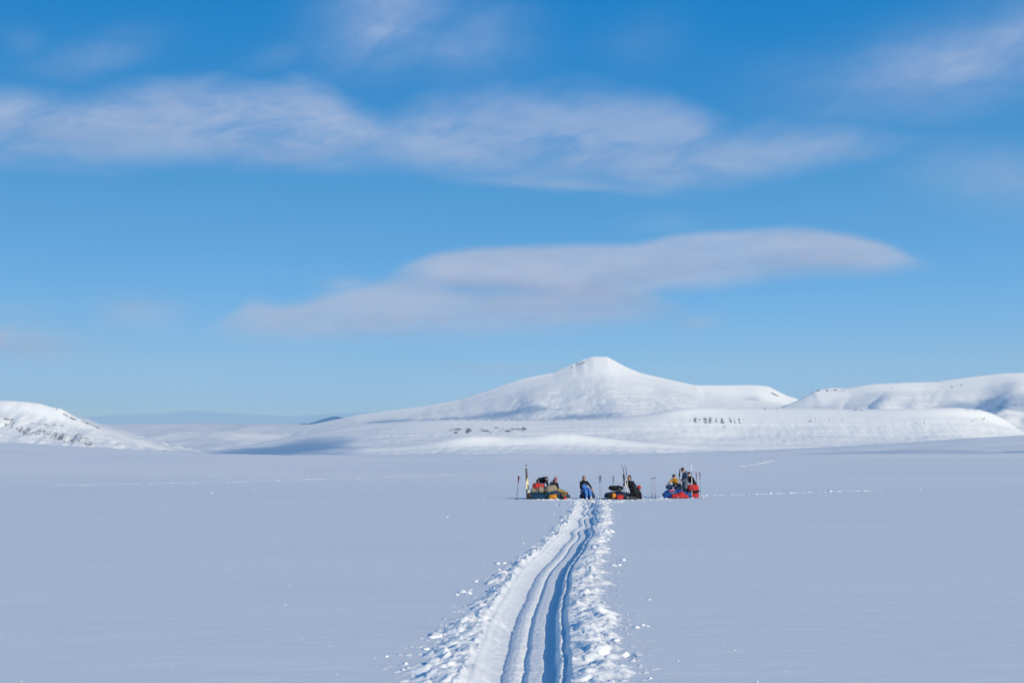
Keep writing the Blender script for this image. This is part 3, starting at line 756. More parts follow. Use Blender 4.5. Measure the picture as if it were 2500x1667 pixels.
def tube(bm, pts, rad, seg=10, hint=Vector((1, 0, 0)), k=1.0, cap=True):
    """tapering tube through pts; k flattens it across the hint direction"""
    pts = [Vector(p) for p in pts]
    rad = list(rad) if hasattr(rad, '__len__') else [rad] * len(pts)
    if cap:                                           # rounded ends
        d0 = (pts[0] - pts[1]).normalized(); d1 = (pts[-1] - pts[-2]).normalized()
        r0, r1 = rad[0], rad[-1]
        pts = [pts[0] + d0 * r0 * 0.9, pts[0] + d0 * r0 * 0.6] + pts + [pts[-1] + d1 * r1 * 0.6, pts[-1] + d1 * r1 * 0.9]
        rad = [r0 * 0.35, r0 * 0.78] + rad + [r1 * 0.78, r1 * 0.35]
    rings = []
    for i, p in enumerate(pts):
        tan = (pts[min(i + 1, len(pts) - 1)] - pts[max(i - 1, 0)])
        a, b_ = frame(tan, hint)
        rings.append([bm.verts.new(p + a * rad[i] * math.cos(q) + b_ * rad[i] * k * math.sin(q)) for q in (2 * math.pi * j / seg for j in range(seg))])
    for r0, r1 in zip(rings, rings[1:]):
        for j in range(seg):
            bm.faces.new((r0[j], r0[(j + 1) % seg], r1[(j + 1) % seg], r1[j]))
    bm.faces.new(rings[0][::-1]); bm.faces.new(rings[-1])


def ball(bm, c, r, rot=None, sub=2):
    m = Matrix.Translation(Vector(c)) @ (rot.to_4x4() if rot is not None else Matrix.Identity(4)) @ Matrix.Diagonal((*r, 1))
    bmesh.ops.create_icosphere(bm, subdivisions=sub, radius=1.0, matrix=m)


def slab(bm, c, size, rot=None, bev=0.0):
    m = Matrix.Translation(Vector(c)) @ (rot.to_4x4() if rot is not None else Matrix.Identity(4)) @ Matrix.Diagonal((*size, 1))
    r = bmesh.ops.create_cube(bm, size=1.0, matrix=m)
    if bev:
        es = list({e for v in r['verts'] for e in v.link_edges})
        bmesh.ops.bevel(bm, geom=es, offset=bev, segments=2, affect='EDGES')


def to_mesh(bm, name, smooth=True):
    bmesh.ops.recalc_face_normals(bm, faces=bm.faces[:])
    me = bpy.data.meshes.new(name); bm.to_mesh(me); bm.free()
    if smooth:
        me.polygons.foreach_set('use_smooth', [True] * len(me.polygons))
    return me


def fused(bm, name, voxel=0.014, it=4, fold=0.0, seed=1):
    """weld overlapping shells into one continuous surface"""
    me = to_mesh(bm, name)
    o = bpy.data.objects.new('tmp', me); C.objects.link(o)
    md = o.modifiers.new('r', 'REMESH'); md.mode = 'VOXEL'; md.voxel_size = voxel; md.use_smooth_shade = True
    if it:
        sm = o.modifiers.new('s', 'SMOOTH'); sm.iterations = it; sm.factor = 0.5
    dg = bpy.context.evaluated_depsgraph_get()
    out = bpy.data.meshes.new_from_object(o.evaluated_get(dg))
    bpy.data.objects.remove(o); bpy.data.meshes.remove(me)
    out.name = name
    if fold and len(out.vertices):
        n = len(out.vertices)
        co = np.empty(n * 3, np.float32); out.vertices.foreach_get('co', co); co = co.reshape(-1, 3)
        no = np.empty(n * 3, np.float32); out.vertices.foreach_get('normal', no); no = no.reshape(-1, 3)
        f = fbm(co[:, 0] * 7 + co[:, 1] * 5 + seed, co[:, 2] * 11 + co[:, 1] * 3, seed, 3)
        f = f - 0.7 * np.abs(perlin(co[:, 0] * 12 + seed, co[:, 2] * 9 + co[:, 1] * 8, seed + 9))
        co += no * (f * fold)[:, None]
        out.vertices.foreach_set('co', co.ravel()); out.update()
    return out


def part(name, bm, mat, parent, voxel=None, it=3, fold=0.0, smooth=True, **props):
    me = fused(bm, name, voxel, it, fold, len(C.objects)) if voxel else to_mesh(bm, name, smooth)
    return link(name, me, M[mat], parent, **props)


def thing(name, label, cat, loc, group=None):
    o = bpy.data.objects.new(name, None); C.objects.link(o)
    o.empty_display_size = 0.1
    o.location = loc
    o['label'] = label; o['category'] = cat
    if group:
        o['group'] = group
    bpy.context.view_layer.update()
    return o


def hang(root):
    """parts are written in world coordinates; hang them on their thing"""
    inv = Matrix.Translation(root.location).inverted()
    for ch in root.children:
        ch.matrix_parent_inverse = inv


def loft(bm, axis0, axis1, stations, side, n=24, e=2.6):
    """soft body along an axis: stations (t, half width, below, above, exponent)"""
    A, B = Vector(axis0), Vector(axis1)
    d = (B - A)
    side = (side - d.normalized() * side.dot(d.normalized())).normalized()
    up = side.cross(d.normalized())
    if up.z < 0:
        up = -up
    rings = []
    for st in stations:
        tt, w, lo, hi = st[:4]
        ee = st[4] if len(st) > 4 else e
        c = A + d * tt
        ring = []
        for j in range(n):
            q = 2 * math.pi * j / n
            cs, sn = math.cos(q), math.sin(q)
            u = math.copysign(abs(cs) ** (2 / ee), cs) * w
            v = math.copysign(abs(sn) ** (2 / ee), sn)
            ring.append(bm.verts.new(c + side * u + up * (v * hi if v > 0 else v * lo)))
        rings.append(ring)
    for r0, r1 in zip(rings, rings[1:]):
        for j in range(n):
            bm.faces.new((r0[j], r0[(j + 1) % n], r1[(j + 1) % n], r1[j]))
    bm.faces.new(rings[0][::-1]); bm.faces.new(rings[-1])


def band_ring(bm, A, B, tt, w, lo, hi, side, width=0.03, grow=1.03, e=2.6, n=24):
    d = (Vector(B) - Vector(A)); L = d.length
    h = width / L / 2
    loft(bm, A, B, [(tt - h, w * grow, lo * grow, hi * grow, e), (tt + h, w * grow, lo * grow, hi * grow, e)], side, n, e)


def bag(name, label, cat, A, B, r, mat, side=Vector((0, 1, 0)), lo=None, hi=None, e=2.35, bands=(), band_mat='black', fold=0.006, ends=0.75, voxel=0.014, group=None, end_mat=None):
    A, B = Vector(A), Vector(B)
    lo = r if lo is None else lo; hi = r if hi is None else hi
    base = (A + B) / 2 - Vector((0, 0, lo))
    root = thing(name, label, cat, base, group)
    bm = bmesh.new()
    prof = [(0.0, 0.34), (0.025, 0.56), (0.08, 0.78), (0.17, 0.93), (0.33, 1.0), (0.5, 1.03), (0.68, 0.99), (0.83, 0.93), (0.92, 0.78), (0.975, 0.56), (1.0, 0.34)]
    prof = [(a, 1 - (1 - k_) * ends / 0.75) for a, k_ in prof]
    loft(bm, A, B, [(a, r * k_, lo * k_, hi * k_, e) for a, k_ in prof], side, 28, e)
    part('body', bm, mat, root, voxel, 2, fold)
    for tt in bands:
        bm = bmesh.new(); band_ring(bm, A, B, tt, r, lo, hi, side, 0.028, 1.03, e)
        st_ = part('strap', bm, band_mat, root)
        bm = bmesh.new(); slab(bm, A.lerp(B, tt) + Vector((0, -r * 1.04, hi * 0.15)), (0.04, 0.016, 0.03), None, 0.004)
        part('buckle', bm, 'metal', st_, smooth=False)
    hang(root)
    return root


# ------------------------------------------------------------------ people
def hand(bm, wrist, d, side, curl=0.4, s=1.0):
    """palm and five fingers of different length, the thumb leaving the side of the palm"""
    d = d.normalized(); a, nrm = frame(d, side)
    palm = wrist + d * 0.045 * s
    tube(bm, [wrist, palm, wrist + d * 0.085 * s], [0.026 * s, 0.036 * s, 0.034 * s], 8, a, 0.5)
    for i, (o, L) in enumerate(((-0.030, 0.066), (-0.010, 0.078), (0.010, 0.073), (0.029, 0.056))):
        p = wrist + d * 0.085 * s + a * o * s
        q = p + d * L * 0.5 * s + nrm * curl * 0.02 * s
        tube(bm, [p, q, q + (d * (1 - curl) + nrm * curl).normalized() * L * 0.5 * s], [0.0095 * s, 0.009 * s, 0.0075 * s], 6)
    p = wrist + d * 0.03 * s - a * 0.026 * s
    tube(bm, [p, p + (d * 0.6 - a * 0.8) * 0.035 * s, p + (d * 0.9 - a * 0.5 + nrm * curl) * 0.062 * s], [0.0115 * s, 0.0105 * s, 0.008 * s], 6)


def person(label, J, kit, group='resting ski tourers'):
    """J: joints in world coordinates; kit: what is worn"""
    V = {k: Vector(v) for k, v in J.items() if k not in ('curl',)}
    pel, ch, hd = V['pel'], V['chest'], V['head']
    face = V['face'].normalized(); sd = V['side'].normalized()
    up_t = (ch - pel).normalized()
    shL = V.get('shL', ch + up_t * 0.10 - sd * 0.175); shR = V.get('shR', ch + up_t * 0.10 + sd * 0.175)
    hipL = pel - sd * 0.095; hipR = pel + sd * 0.095
    neck = ch + up_t * 0.16
    hup = V['hup'].normalized() if 'hup' in V else (hd - neck).normalized()
    face = (face - hup * face.dot(hup)).normalized()
    hs_ = face.cross(hup)
    R = Matrix((hs_, face, hup)).transposed()
    root = thing('person', label, 'person', Vector((pel.x, pel.y, gz(pel.x, pel.y))), group)
    # body: one continuous surface
    bm = bmesh.new()
    tube(bm, [pel - up_t * 0.04, pel.lerp(ch, 0.45), ch, ch + up_t * 0.08], [0.140, 0.120, 0.135, 0.075], 12, sd, 0.62)
    tube(bm, [ch + up_t * 0.06, neck, hd - hup * 0.05], [0.056, 0.050, 0.05], 10)
    ball(bm, hd + hup * 0.025, (0.073, 0.092, 0.098), R, 3)
    ball(bm, hd - hup * 0.045 + face * 0.018, (0.055, 0.066, 0.066), R)                     # jaw
    ball(bm, hd - hup * 0.012 + face * 0.094, (0.012, 0.018, 0.022), R)                      # nose
    for q in (-1, 1):
        ball(bm, hd - hup * 0.005 + hs_ * q * 0.073 - face * 0.008, (0.010, 0.020, 0.030), R)  # ears
    for sh, e_, w_ in ((shL, V['elL'], V['wrL']), (shR, V['elR'], V['wrR'])):
        tube(bm, [sh, sh.lerp(e_, 0.5), e_, e_.lerp(w_, 0.4), w_], [0.052, 0.046, 0.039, 0.038, 0.027], 10)
        hand(bm, w_, (w_ - e_), sd, J.get('curl', 0.5))
    for hp, kn, an, to in ((hipL, V['knL'], V['anL'], V['toeL']), (hipR, V['knR'], V['anR'], V['toeR'])):
        tube(bm, [hp, hp.lerp(kn, 0.5), kn, kn.lerp(an, 0.35), an], [0.085, 0.072, 0.054, 0.052, 0.036], 10)
        tube(bm, [an - Vector((0, 0, 0.02)), an.lerp(to, 0.5) - Vector((0, 0, 0.03)), to], [0.038, 0.036, 0.028], 8)
    part('body', bm, 'skin', root, 0.0095, 1)
    # face
    for q in (-1, 1):
        bm = bmesh.new(); ball(bm, hd + hup * 0.012 + hs_ * q * 0.031 + face * 0.083, (0.011, 0.006, 0.007), R)
        part('eye', bm, 'eye', root)
    bm = bmesh.new(); ball(bm, hd - hup * 0.052 + face * 0.080, (0.022, 0.007, 0.007), R)
    part('mouth', bm, 'lip', root)
    # jacket
    g_ = kit.get('bulk', 1.0)
    bm = bmesh.new()
    hem = pel - up_t * kit.get('hem', 0.02)
    tube(bm, [hem, pel.lerp(ch, 0.3), pel.lerp(ch, 0.75), ch + up_t * 0.05, ch + up_t * 0.12], [0.175 * g_, 0.165 * g_, 0.178 * g_, 0.165 * g_, 0.10], 16, sd, 0.72)
    tube(bm, [shL, ch + up_t * 0.10, shR], [0.070 * g_, 0.085 * g_, 0.070 * g_], 10)
    tube(bm, [ch + up_t * 0.08, neck + hup * kit.get('collar', 0.02)], [0.082, 0.072], 12)
    for sh, e_, w_ in ((shL, V['elL'], V['wrL']), (shR, V['elR'], V['wrR'])):
        tube(bm, [sh, sh.lerp(e_, 0.5), e_, e_.lerp(w_, 0.5), w_], [0.074 * g_, 0.066 * g_, 0.058 * g_, 0.054 * g_, 0.044], 10)
    if 'skirt' in kit:                                 # long coat
        for hp, kn in ((hipL, V['knL']), (hipR, V['knR'])):
            tube(bm, [hp, hp.lerp(kn, kit['skirt'])], [0.125, 0.120], 12)
        tube(bm, [pel, pel.lerp((V['knL'] + V['knR']) / 2, kit['skirt'])], [0.175, 0.175], 14, sd, 0.75)
    jk = part('jacket', bm, kit['jacket'], root, 0.014, 3, 0.007)
    if 'hood' in kit:
        bm = bmesh.new(); ball(bm, neck - face * 0.07 + hup * 0.03, (0.105, 0.075, 0.085), R)
        ball(bm, neck - face * 0.03 + hup * 0.0, (0.115, 0.085, 0.05), R)
        part('hood', bm, kit['hood'], root, 0.013, 2, 0.006)
    # trousers
    bm = bmesh.new()
    tube(bm, [pel + up_t * 0.06, pel - up_t * 0.04], [0.158, 0.160], 14, sd, 0.76)
    for hp, kn, an in ((hipL, V['knL'], V['anL']), (hipR, V['knR'], V['anR'])):
        tube(bm, [hp, hp.lerp(kn, 0.5), kn, kn.lerp(an, 0.4), an], [0.108, 0.096, 0.080, 0.078, 0.068], 12)
    part('trousers', bm, kit['trousers'], root, 0.014, 3, 0.006)
    if 'bib' in kit:
        bm = bmesh.new()
        tube(bm, [pel + up_t * 0.02, pel.lerp(ch, 0.5), pel.lerp(ch, 0.95)], [0.170, 0.158, 0.135], 18, sd, 1.0, cap=False)
        bmesh.ops.bisect_plane(bm, geom=bm.verts[:] + bm.edges[:] + bm.faces[:], plane_co=pel.lerp(ch, 0.5) + face * 0.085, plane_no=-face, clear_outer=True)
        part('bib', bm, kit['bib'], root, smooth=True)
    # boots
    for an, to in ((V['anL'], V['toeL']), (V['anR'], V['toeR'])):
        bm = bmesh.new()
        dd = to - an
        tube(bm, [an + Vector((0, 0, 0.05)), an - Vector((0, 0, 0.03))], [0.062, 0.060], 10)
        tube(bm, [an - Vector((0, 0, 0.035)) - dd * 0.25, an + dd * 0.45 - Vector((0, 0, 0.03)), to], [0.055, 0.054, 0.043], 10)
        part('boot', bm, kit.get('boots', 'black'), root, 0.012, 2)
    if 'gloves' in kit:
        for e_, w_ in ((V['elL'], V['wrL']), (V['elR'], V['wrR'])):
            bm = bmesh.new(); d_ = (w_ - e_).normalized()
            hand(bm, w_, d_, sd, J.get('curl', 0.5), 1.28)
            tube(bm, [w_ - d_ * 0.05, w_ + d_ * 0.02], [0.050, 0.044], 10)
            part('glove', bm, kit['gloves'], root, 0.008, 1)
    if 'hat' in kit:
        bm = bmesh.new()
        tall = kit.get('tall', 0.0)
        ball(bm, hd + hup * (0.055 + tall * 0.4) - face * 0.014, (0.094, 0.108, 0.088 + tall), R, 3)
        bmesh.ops.bisect_plane(bm, geom=bm.verts[:] + bm.edges[:] + bm.faces[:], plane_co=hd + hup * 0.022, plane_no=(hup + face * 0.30).normalized(), clear_inner=True)
        bmesh.ops.holes_fill(bm, edges=bm.edges[:])
        h_ = part('hat', bm, kit['hat'], root)
        if 'hatband' in kit:
            bm = bmesh.new(); nn = (hup + face * 0.30).normalized()
            cpt = hd + hup * 0.040 - face * 0.010
            a, b_ = frame(nn, hs_)
            tube(bm, [cpt - nn * 0.016, cpt + nn * 0.018], [0.100, 0.098], 20, face, 0.90, cap=False)
            part('hat_band', bm, kit['hatband'], h_)
    if 'hair' in kit:
        bm = bmesh.new()
        ball(bm, hd + hup * 0.048 - face * 0.022, (0.086, 0.098, 0.090), R, 3)
        L = kit['hair']
        if L > 0:
            ball(bm, hd - hup * 0.02 - face * 0.055, (0.078, 0.050, 0.09), R)
            for q in (-1, 1):
                tube(bm, [hd + hup * 0.05 + hs_ * q * 0.066, hd - hup * 0.03 + hs_ * q * 0.082 - face * 0.01, hd - hup * L + hs_ * q * 0.07 + face * 0.0], [0.032, 0.034, 0.018], 8)
        part('hair', bm, kit.get('hair_mat', 'hair'), root, 0.011, 1, 0.003)
    if 'earband' in kit:
        bm = bmesh.new(); cpt = hd + hup * 0.062 - face * 0.006
        tube(bm, [cpt - hup * 0.022, cpt + hup * 0.026], [0.094, 0.088], 20, face, 0.86, cap=False)
        part('headband', bm, kit['earband'], root)
    if 'glasses' in kit:
        bm = bmesh.new()
        for q in (-1, 1):
            ball(bm, hd + hup * 0.012 + hs_ * q * 0.034 + face * 0.092, (0.032, 0.012, 0.021), R)
        tube(bm, [hd + hup * 0.016 - hs_ * 0.02 + face * 0.097, hd + hup * 0.016 + hs_ * 0.02 + face * 0.097], 0.006, 6)
        for q in (-1, 1):
            tube(bm, [hd + hup * 0.016 + hs_ * q * 0.062 + face * 0.085, hd + hup * 0.016 + hs_ * q * 0.080 - face * 0.01], 0.005, 6)
        part('sunglasses', bm, kit['glasses'], root)
    if 'buff' in kit:
        bm = bmesh.new(); tube(bm, [neck - hup * 0.02, hd - hup * 0.085], [0.078, 0.070], 12)
        part('neck_warmer', bm, kit['buff'], root, 0.012, 1, 0.005)
    hang(root)
    return root


# ------------------------------------------------------------------ sleds, skis, poles
def sled(label, A, B, half, stations, cover, hull='darkred', piping=None, side=Vector((0, 1, 0)), straps=(0.3, 0.62), hull_h=0.13):
    """pulk: low plastic hull with upturned nose at B and a soft cover laced over the load"""
    A, B = Vector(A), Vector(B)
    d = (B - A).normalized()
    sd = (side - d * side.dot(d)).normalized()
    c = (A + B) / 2
    root = thing('sled', label, 'sled', Vector((c.x, c.y, min(A.z, B.z))), 'loaded pulk sleds')
    bm = bmesh.new()
    hs = []
    L = (B - A).length
    for tt, w in ((-0.02, 0.86), (0.0, 0.95), (0.1, 1.0), (0.5, 1.0), (0.8, 0.96), (0.92, 0.84), (1.0, 0.62), (1.05, 0.36)):
        rise = max(0, tt - 0.82) ** 1.6 * 2.6
        hs.append((tt, w, rise))
    rings = []
    for tt, w, rise in hs:
        p = A + (B - A) * tt + Vector((0, 0, rise))
        ww = half * w
        prof = [(-ww, hull_h), (-ww * 0.96, hull_h * 0.45), (-ww * 0.82, 0.02), (-ww * 0.4, 0.0), (0, 0.004), (ww * 0.4, 0.0), (ww * 0.82, 0.02), (ww * 0.96, hull_h * 0.45), (ww, hull_h),
                (ww * 0.93, hull_h), (ww * 0.78, 0.035), (0, 0.02), (-ww * 0.78, 0.035), (-ww * 0.93, hull_h)]
        rings.append([bm.verts.new(p + sd * u + Vector((0, 0, v))) for u, v in prof])
    n = len(rings[0])
    for r0, r1 in zip(rings, rings[1:]):
        for j in range(n):
            bm.faces.new((r0[j], r0[(j + 1) % n], r1[(j + 1) % n], r1[j]))
    bm.faces.new(rings[0][::-1]); bm.faces.new(rings[-1])
    part('hull', bm, hull, root, smooth=False)
    bm = bmesh.new()
    loft(bm, A + Vector((0, 0, 0.08)), B + Vector((0, 0, 0.08)), stations, sd, 28, 2.7)
    part('cover', bm, cover, root, 0.016, 2, 0.010)
    if piping:
        bm = bmesh.new()
        pts = []
        for st in stations[1:-1]:
            pts.append(A + (B - A) * st[0] + Vector((0, 0, 0.08)) - sd * (st[1] * 0.93 + 0.012) + Vector((0, 0, st[3] * 0.62)))
        tube(bm, pts[piping[1]:piping[2]], 0.011, 6)
        part('piping', bm, piping[0], root)
    for tt in straps:
        xs = [s_[0] for s_ in stations]
        w = float(np.interp(tt, xs, [s_[1] for s_ in stations])); lo = float(np.interp(tt, xs, [s_[2] for s_ in stations])); hi = float(np.interp(tt, xs, [s_[3] for s_ in stations]))
        bm = bmesh.new(); band_ring(bm, A + Vector((0, 0, 0.08)), B + Vector((0, 0, 0.08)), tt, w, lo, hi, sd, 0.03, 1.03, 2.7, 28)
        part('strap', bm, 'black', root)
    # drawbar stub at the nose
    bm = bmesh.new()
    for q in (-1, 1):
        tube(bm, [B + sd * q * half * 0.3 + Vector((0, 0, 0.14)), B + d * 0.28 + sd * q * 0.06 + Vector((0, 0, 0.06))], 0.010, 6)
    part('drawbar', bm, 'metal', root)
    hang(root)
    return root


def pole(label, foot, top, grip_mat, shaft_mat='metal', flip=False, group='ski poles stuck in the snow', strap=True):
    foot, top = Vector(foot), Vector(top)
    d = (top - foot).normalized(); L = (top - foot).length
    root = thing('ski_pole', label, 'ski pole', foot, group)
    if flip:                                           # planted upside down: basket in the air
        a, b_ = top, foot
    else:
        a, b_ = foot, top
    dd = (b_ - a).normalized()
    bm = bmesh.new(); tube(bm, [a, a + dd * L * 0.5, b_ - dd * 0.10], [0.0075, 0.009, 0.0095], 8)
    part('shaft', bm, shaft_mat, root)
    bm = bmesh.new(); tube(bm, [b_ - dd * 0.36, b_ - dd * 0.14, b_ - dd * 0.11, b_ - dd * 0.05, b_], [0.0135, 0.0165, 0.022, 0.018, 0.024], 8)
    gp = part('grip', bm, grip_mat, root)
    bq = a + dd * 0.075
    ax, bx_ = frame(dd, Vector((1, 0, 0)))
    bm = bmesh.new()
    tube(bm, [bq - dd * 0.012, bq + dd * 0.016], [0.060, 0.042], 14, ax, 1.0, cap=False)
    part('basket', bm, 'black', root)
    if strap:
        bm = bmesh.new(); q = b_ - dd * 0.03
        tube(bm, [q, q + Vector((0.05, -0.01, -0.06)), q + Vector((0.065, -0.01, -0.16)), q + Vector((0.03, 0, -0.20)), q + Vector((0.015, 0, -0.08))], 0.008, 6, Vector((0, 1, 0)), 0.5)
        part('wrist_strap', bm, grip_mat, gp)
    hang(root)
    return root


def ski(label, foot, top, nrm, segs, width=0.075, tip=0.16, tipbend=0.10, bind=0.46, bind_mat='ski_black', group='skis standing in the snow'):
    """ski planted tail down; segs: (from, to, material) along its length, nrm: direction its top sheet faces"""
    foot, top = Vector(foot), Vector(top)
    L = (top - foot).length; d = (top - foot).normalized()
    nn = (Vector(nrm) - d * Vector(nrm).dot(d)).normalized(); sd = d.cross(nn)
    root = thing('ski', label, 'ski', foot, group)

    def cl(tt):
        x = tt * L
        c = foot + d * x
        s0 = L - tip
        bend = tipbend * (max(0, x - s0) / tip) ** 2
        camber = 0.012 * math.sin(math.pi * min(1, x / s0))
        return c + nn * (bend + camber)
    for (t0, t1, mt) in segs:
        bm = bmesh.new(); rings = []
        k = max(3, int((t1 - t0) * 36))
        for i in range(k + 1):
            tt = t0 + (t1 - t0) * i / k
            x = tt * L
            w = width * (1 - 0.18 * math.sin(math.pi * tt)) * (1.0 if x < L - tip else math.sqrt(max(0.02, 1 - ((x - L + tip) / tip) ** 2)))
            if tt < 0.02:
                w *= 0.7
            th = 0.008 + 0.012 * math.sin(math.pi * tt)
            c = cl(tt)
            rings.append([bm.verts.new(c + sd * w / 2), bm.verts.new(c + sd * w * 0.42 + nn * th), bm.verts.new(c - sd * w * 0.42 + nn * th), bm.verts.new(c - sd * w / 2)])
        for r0, r1 in zip(rings, rings[1:]):
            for j in range(4):
                bm.faces.new((r0[j], r0[(j + 1) % 4], r1[(j + 1) % 4], r1[j]))
        bm.faces.new(rings[0][::-1]); bm.faces.new(rings[-1])
        part('ski_section', bm, mt, root, smooth=False)
    bm = bmesh.new()
    rot = Matrix((sd, nn, d)).transposed()
    slab(bm, cl(bind) + nn * 0.035, (0.065, 0.035, 0.09), rot, 0.008)
    slab(bm, cl(bind - 0.07) + nn * 0.025, (0.055, 0.012, 0.16), rot, 0.004)
    part('binding', bm, bind_mat, root, smooth=False)
    hang(root)
    return root


def roll(name, label, A, B, r, mat, core='blackmat', straps=(0.25, 0.75), cat='sleeping mat', end=None):
    """rolled foam mat with a spiral of layers at its ends"""
    A, B = Vector(A), Vector(B)
    d = (B - A).normalized(); a, b_ = frame(d, Vector((0, 0, 1)))
    root = thing(name, label, cat, (A + B) / 2 - Vector((0, 0, r)), 'rolled mats on the sleds')
    th, turns, seg = 0.020, max(3, int(r / 0.024)), 22
    bm = bmesh.new()
    inner, outer = [], []
    n = turns * seg
    for i in range(n + 1):
        q = 2 * math.pi * i / seg
        rr = r * (0.14 + 0.86 * i / n)
        j = 0.004 * math.sin(i * 1.7)
        pa = a * math.cos(q) + b_ * math.sin(q)
        outer.append([bm.verts.new(A + d * j + pa * rr), bm.verts.new(B + d * j + pa * rr)])
        inner.append([bm.verts.new(A + d * j + pa * (rr - th * 0.7)), bm.verts.new(B + d * j + pa * (rr - th * 0.7))])
    for i in range(n):
        o0, o1, i0, i1 = outer[i], outer[i + 1], inner[i], inner[i + 1]
        bm.faces.new((o0[0], o1[0], o1[1], o0[1])); bm.faces.new((i0[1], i1[1], i1[0], i0[0]))
        bm.faces.new((o0[0], i0[0], i1[0], o1[0])); bm.faces.new((o1[1], i1[1], i0[1], o0[1]))
    part('rolled_foam', bm, mat, root)
    if end:
        bm = bmesh.new(); tube(bm, [A - d * 0.012, A + d * 0.10], [r * 1.04, r * 1.05], 26, a, 1.0, cap=True)
        part('end_cap', bm, end, root)
    for tt in straps:
        c = A.lerp(B, tt)
        bm = bmesh.new(); tube(bm, [c - d * 0.012, c + d * 0.012], [r * 1.03, r * 1.03], 26, a, 1.0, cap=False)
        part('strap', bm, core, root)
    hang(root)
    return root


GR = {}
X = Vector((1, 0, 0)); Y = Vector((0, 1, 0)); Zv = Vector((0, 0, 1))


def on(p, dz=0.0):
    return Vector((p.x, p.y, gz(p.x, p.y) + dz))


# ---- sled on the left, broadside
a0, b0 = on(Z1(545, 1050, 0.25), -0.02), on(Z1(1395, 1050, -0.05), -0.02)
sled('navy pulk sled loaded with khaki bags, broadside beside the black and yellow skis', a0, b0, 0.27,
     [(-0.09, 0.16, 0.02, 0.20), (-0.05, 0.26, 0.05, 0.27), (0.05, 0.31, 0.08, 0.29), (0.25, 0.32, 0.08, 0.27), (0.45, 0.32, 0.08, 0.27), (0.56, 0.32, 0.08, 0.36), (0.68, 0.31, 0.08, 0.41), (0.80, 0.30, 0.07, 0.35), (0.92, 0.27, 0.05, 0.25), (1.03, 0.22, 0.0, 0.20), (1.11, 0.13, -0.04, 0.15)], 'petrol', 'darkred', ('pink', 5, 8), straps=(0.42, 0.90))
bag('khaki_bag', 'squat khaki bag at the left end of the navy sled, under the red backpack', 'bag', Z1(545, 850, 0.12), Z1(690, 850, 0.12), 0.16, 'khaki', lo=0.12, hi=0.13, bands=(0.7,))
bag('khaki_bag', 'long khaki bag in the middle of the navy sled, below the bending person', 'bag', Z1(690, 842, 0.05), Z1(885, 848, 0.05), 0.18, 'khaki', lo=0.13, hi=0.18, bands=(0.25, 0.9))
bag('khaki_bag', 'largest domed khaki bag on the navy sled, in front of the pink beanie', 'bag', Z1(880, 860, 0.05), Z1(1180, 800, 0.05), 0.2, 'khaki', lo=0.18, hi=0.22, e=2.2, bands=(0.2,))
bag('mustard_bag', 'long mustard duffel sloping down the right end of the navy sled', 'bag', Z1(1160, 830, 0.0), Z1(1420, 925, -0.05), 0.13, 'mustard', lo=0.09, hi=0.10, bands=(0.55,))
roll('tan_roll', 'short round tan roll at the right end of the navy sled', Z1(1335, 950, -0.42), Z1(1375, 950, 0.1), 0.125, 'tan', straps=(0.5,), cat='roll')
roll('brown_roll', 'small brown roll poking out of the left end of the navy sled', Z1(530, 972, -0.12), Z1(545, 965, 0.4), 0.085, 'brown', straps=(0.6,), cat='roll')
roll('orange_mat', 'rolled orange foam mat leaning on the snow against the navy sled', Z1(1160, 998, -0.42), Z1(985, 1006, -0.30), 0.115, 'orange', core='orange')
bp_ = bag('red_backpack', 'red backpack heaped on the left half of the navy sled', 'backpack', Z1(585, 760, 0.15), Z1(870, 742, 0.2), 0.19, 'red', lo=0.17, hi=0.18, e=2.1, bands=(0.22,), fold=0.014)
bm = bmesh.new(); ball(bm, Z1(800, 700, 0.10), (0.10, 0.10, 0.065))
part('top_pocket', bm, 'slate', bp_, 0.014, 2, 0.008).matrix_parent_inverse = Matrix.Translation(bp_.location).inverted()
bag('red_stuff_sack', 'small red stuff sack at the nose of the navy sled', 'bag', on(Z1(1330, 1040, -0.35), 0.07), on(Z1(1420, 1040, -0.35), 0.07), 0.07, 'red', lo=0.06, hi=0.06)
# ---- sled seen end-on under the seated man
a1, b1 = on(Z1(1900, 1040, 0.10), -0.02), on(Z1(1900, 1040, 1.75), -0.02)
sled('navy and red pulk sled seen end-on under the seated man', a1, b1, 0.27,
     [(-0.03, 0.24, -0.13, 0.21), (0.0, 0.39, -0.12, 0.27), (0.06, 0.41, -0.11, 0.30), (0.3, 0.38, -0.02, 0.33), (0.7, 0.34, 0.05, 0.30), (0.95, 0.25, 0.05, 0.22), (1.05, 0.14, 0.0, 0.14)], 'petrol', 'darkred', None, side=X, straps=(0.5,), hull_h=0.26)
bag('red_blanket_roll', 'dark red padded seat roll under the seated man', 'seat pad', Z1(1725, 878, 0.30), Z1(2040, 878, 0.30), 0.17, 'darkred', lo=0.06, hi=0.07)
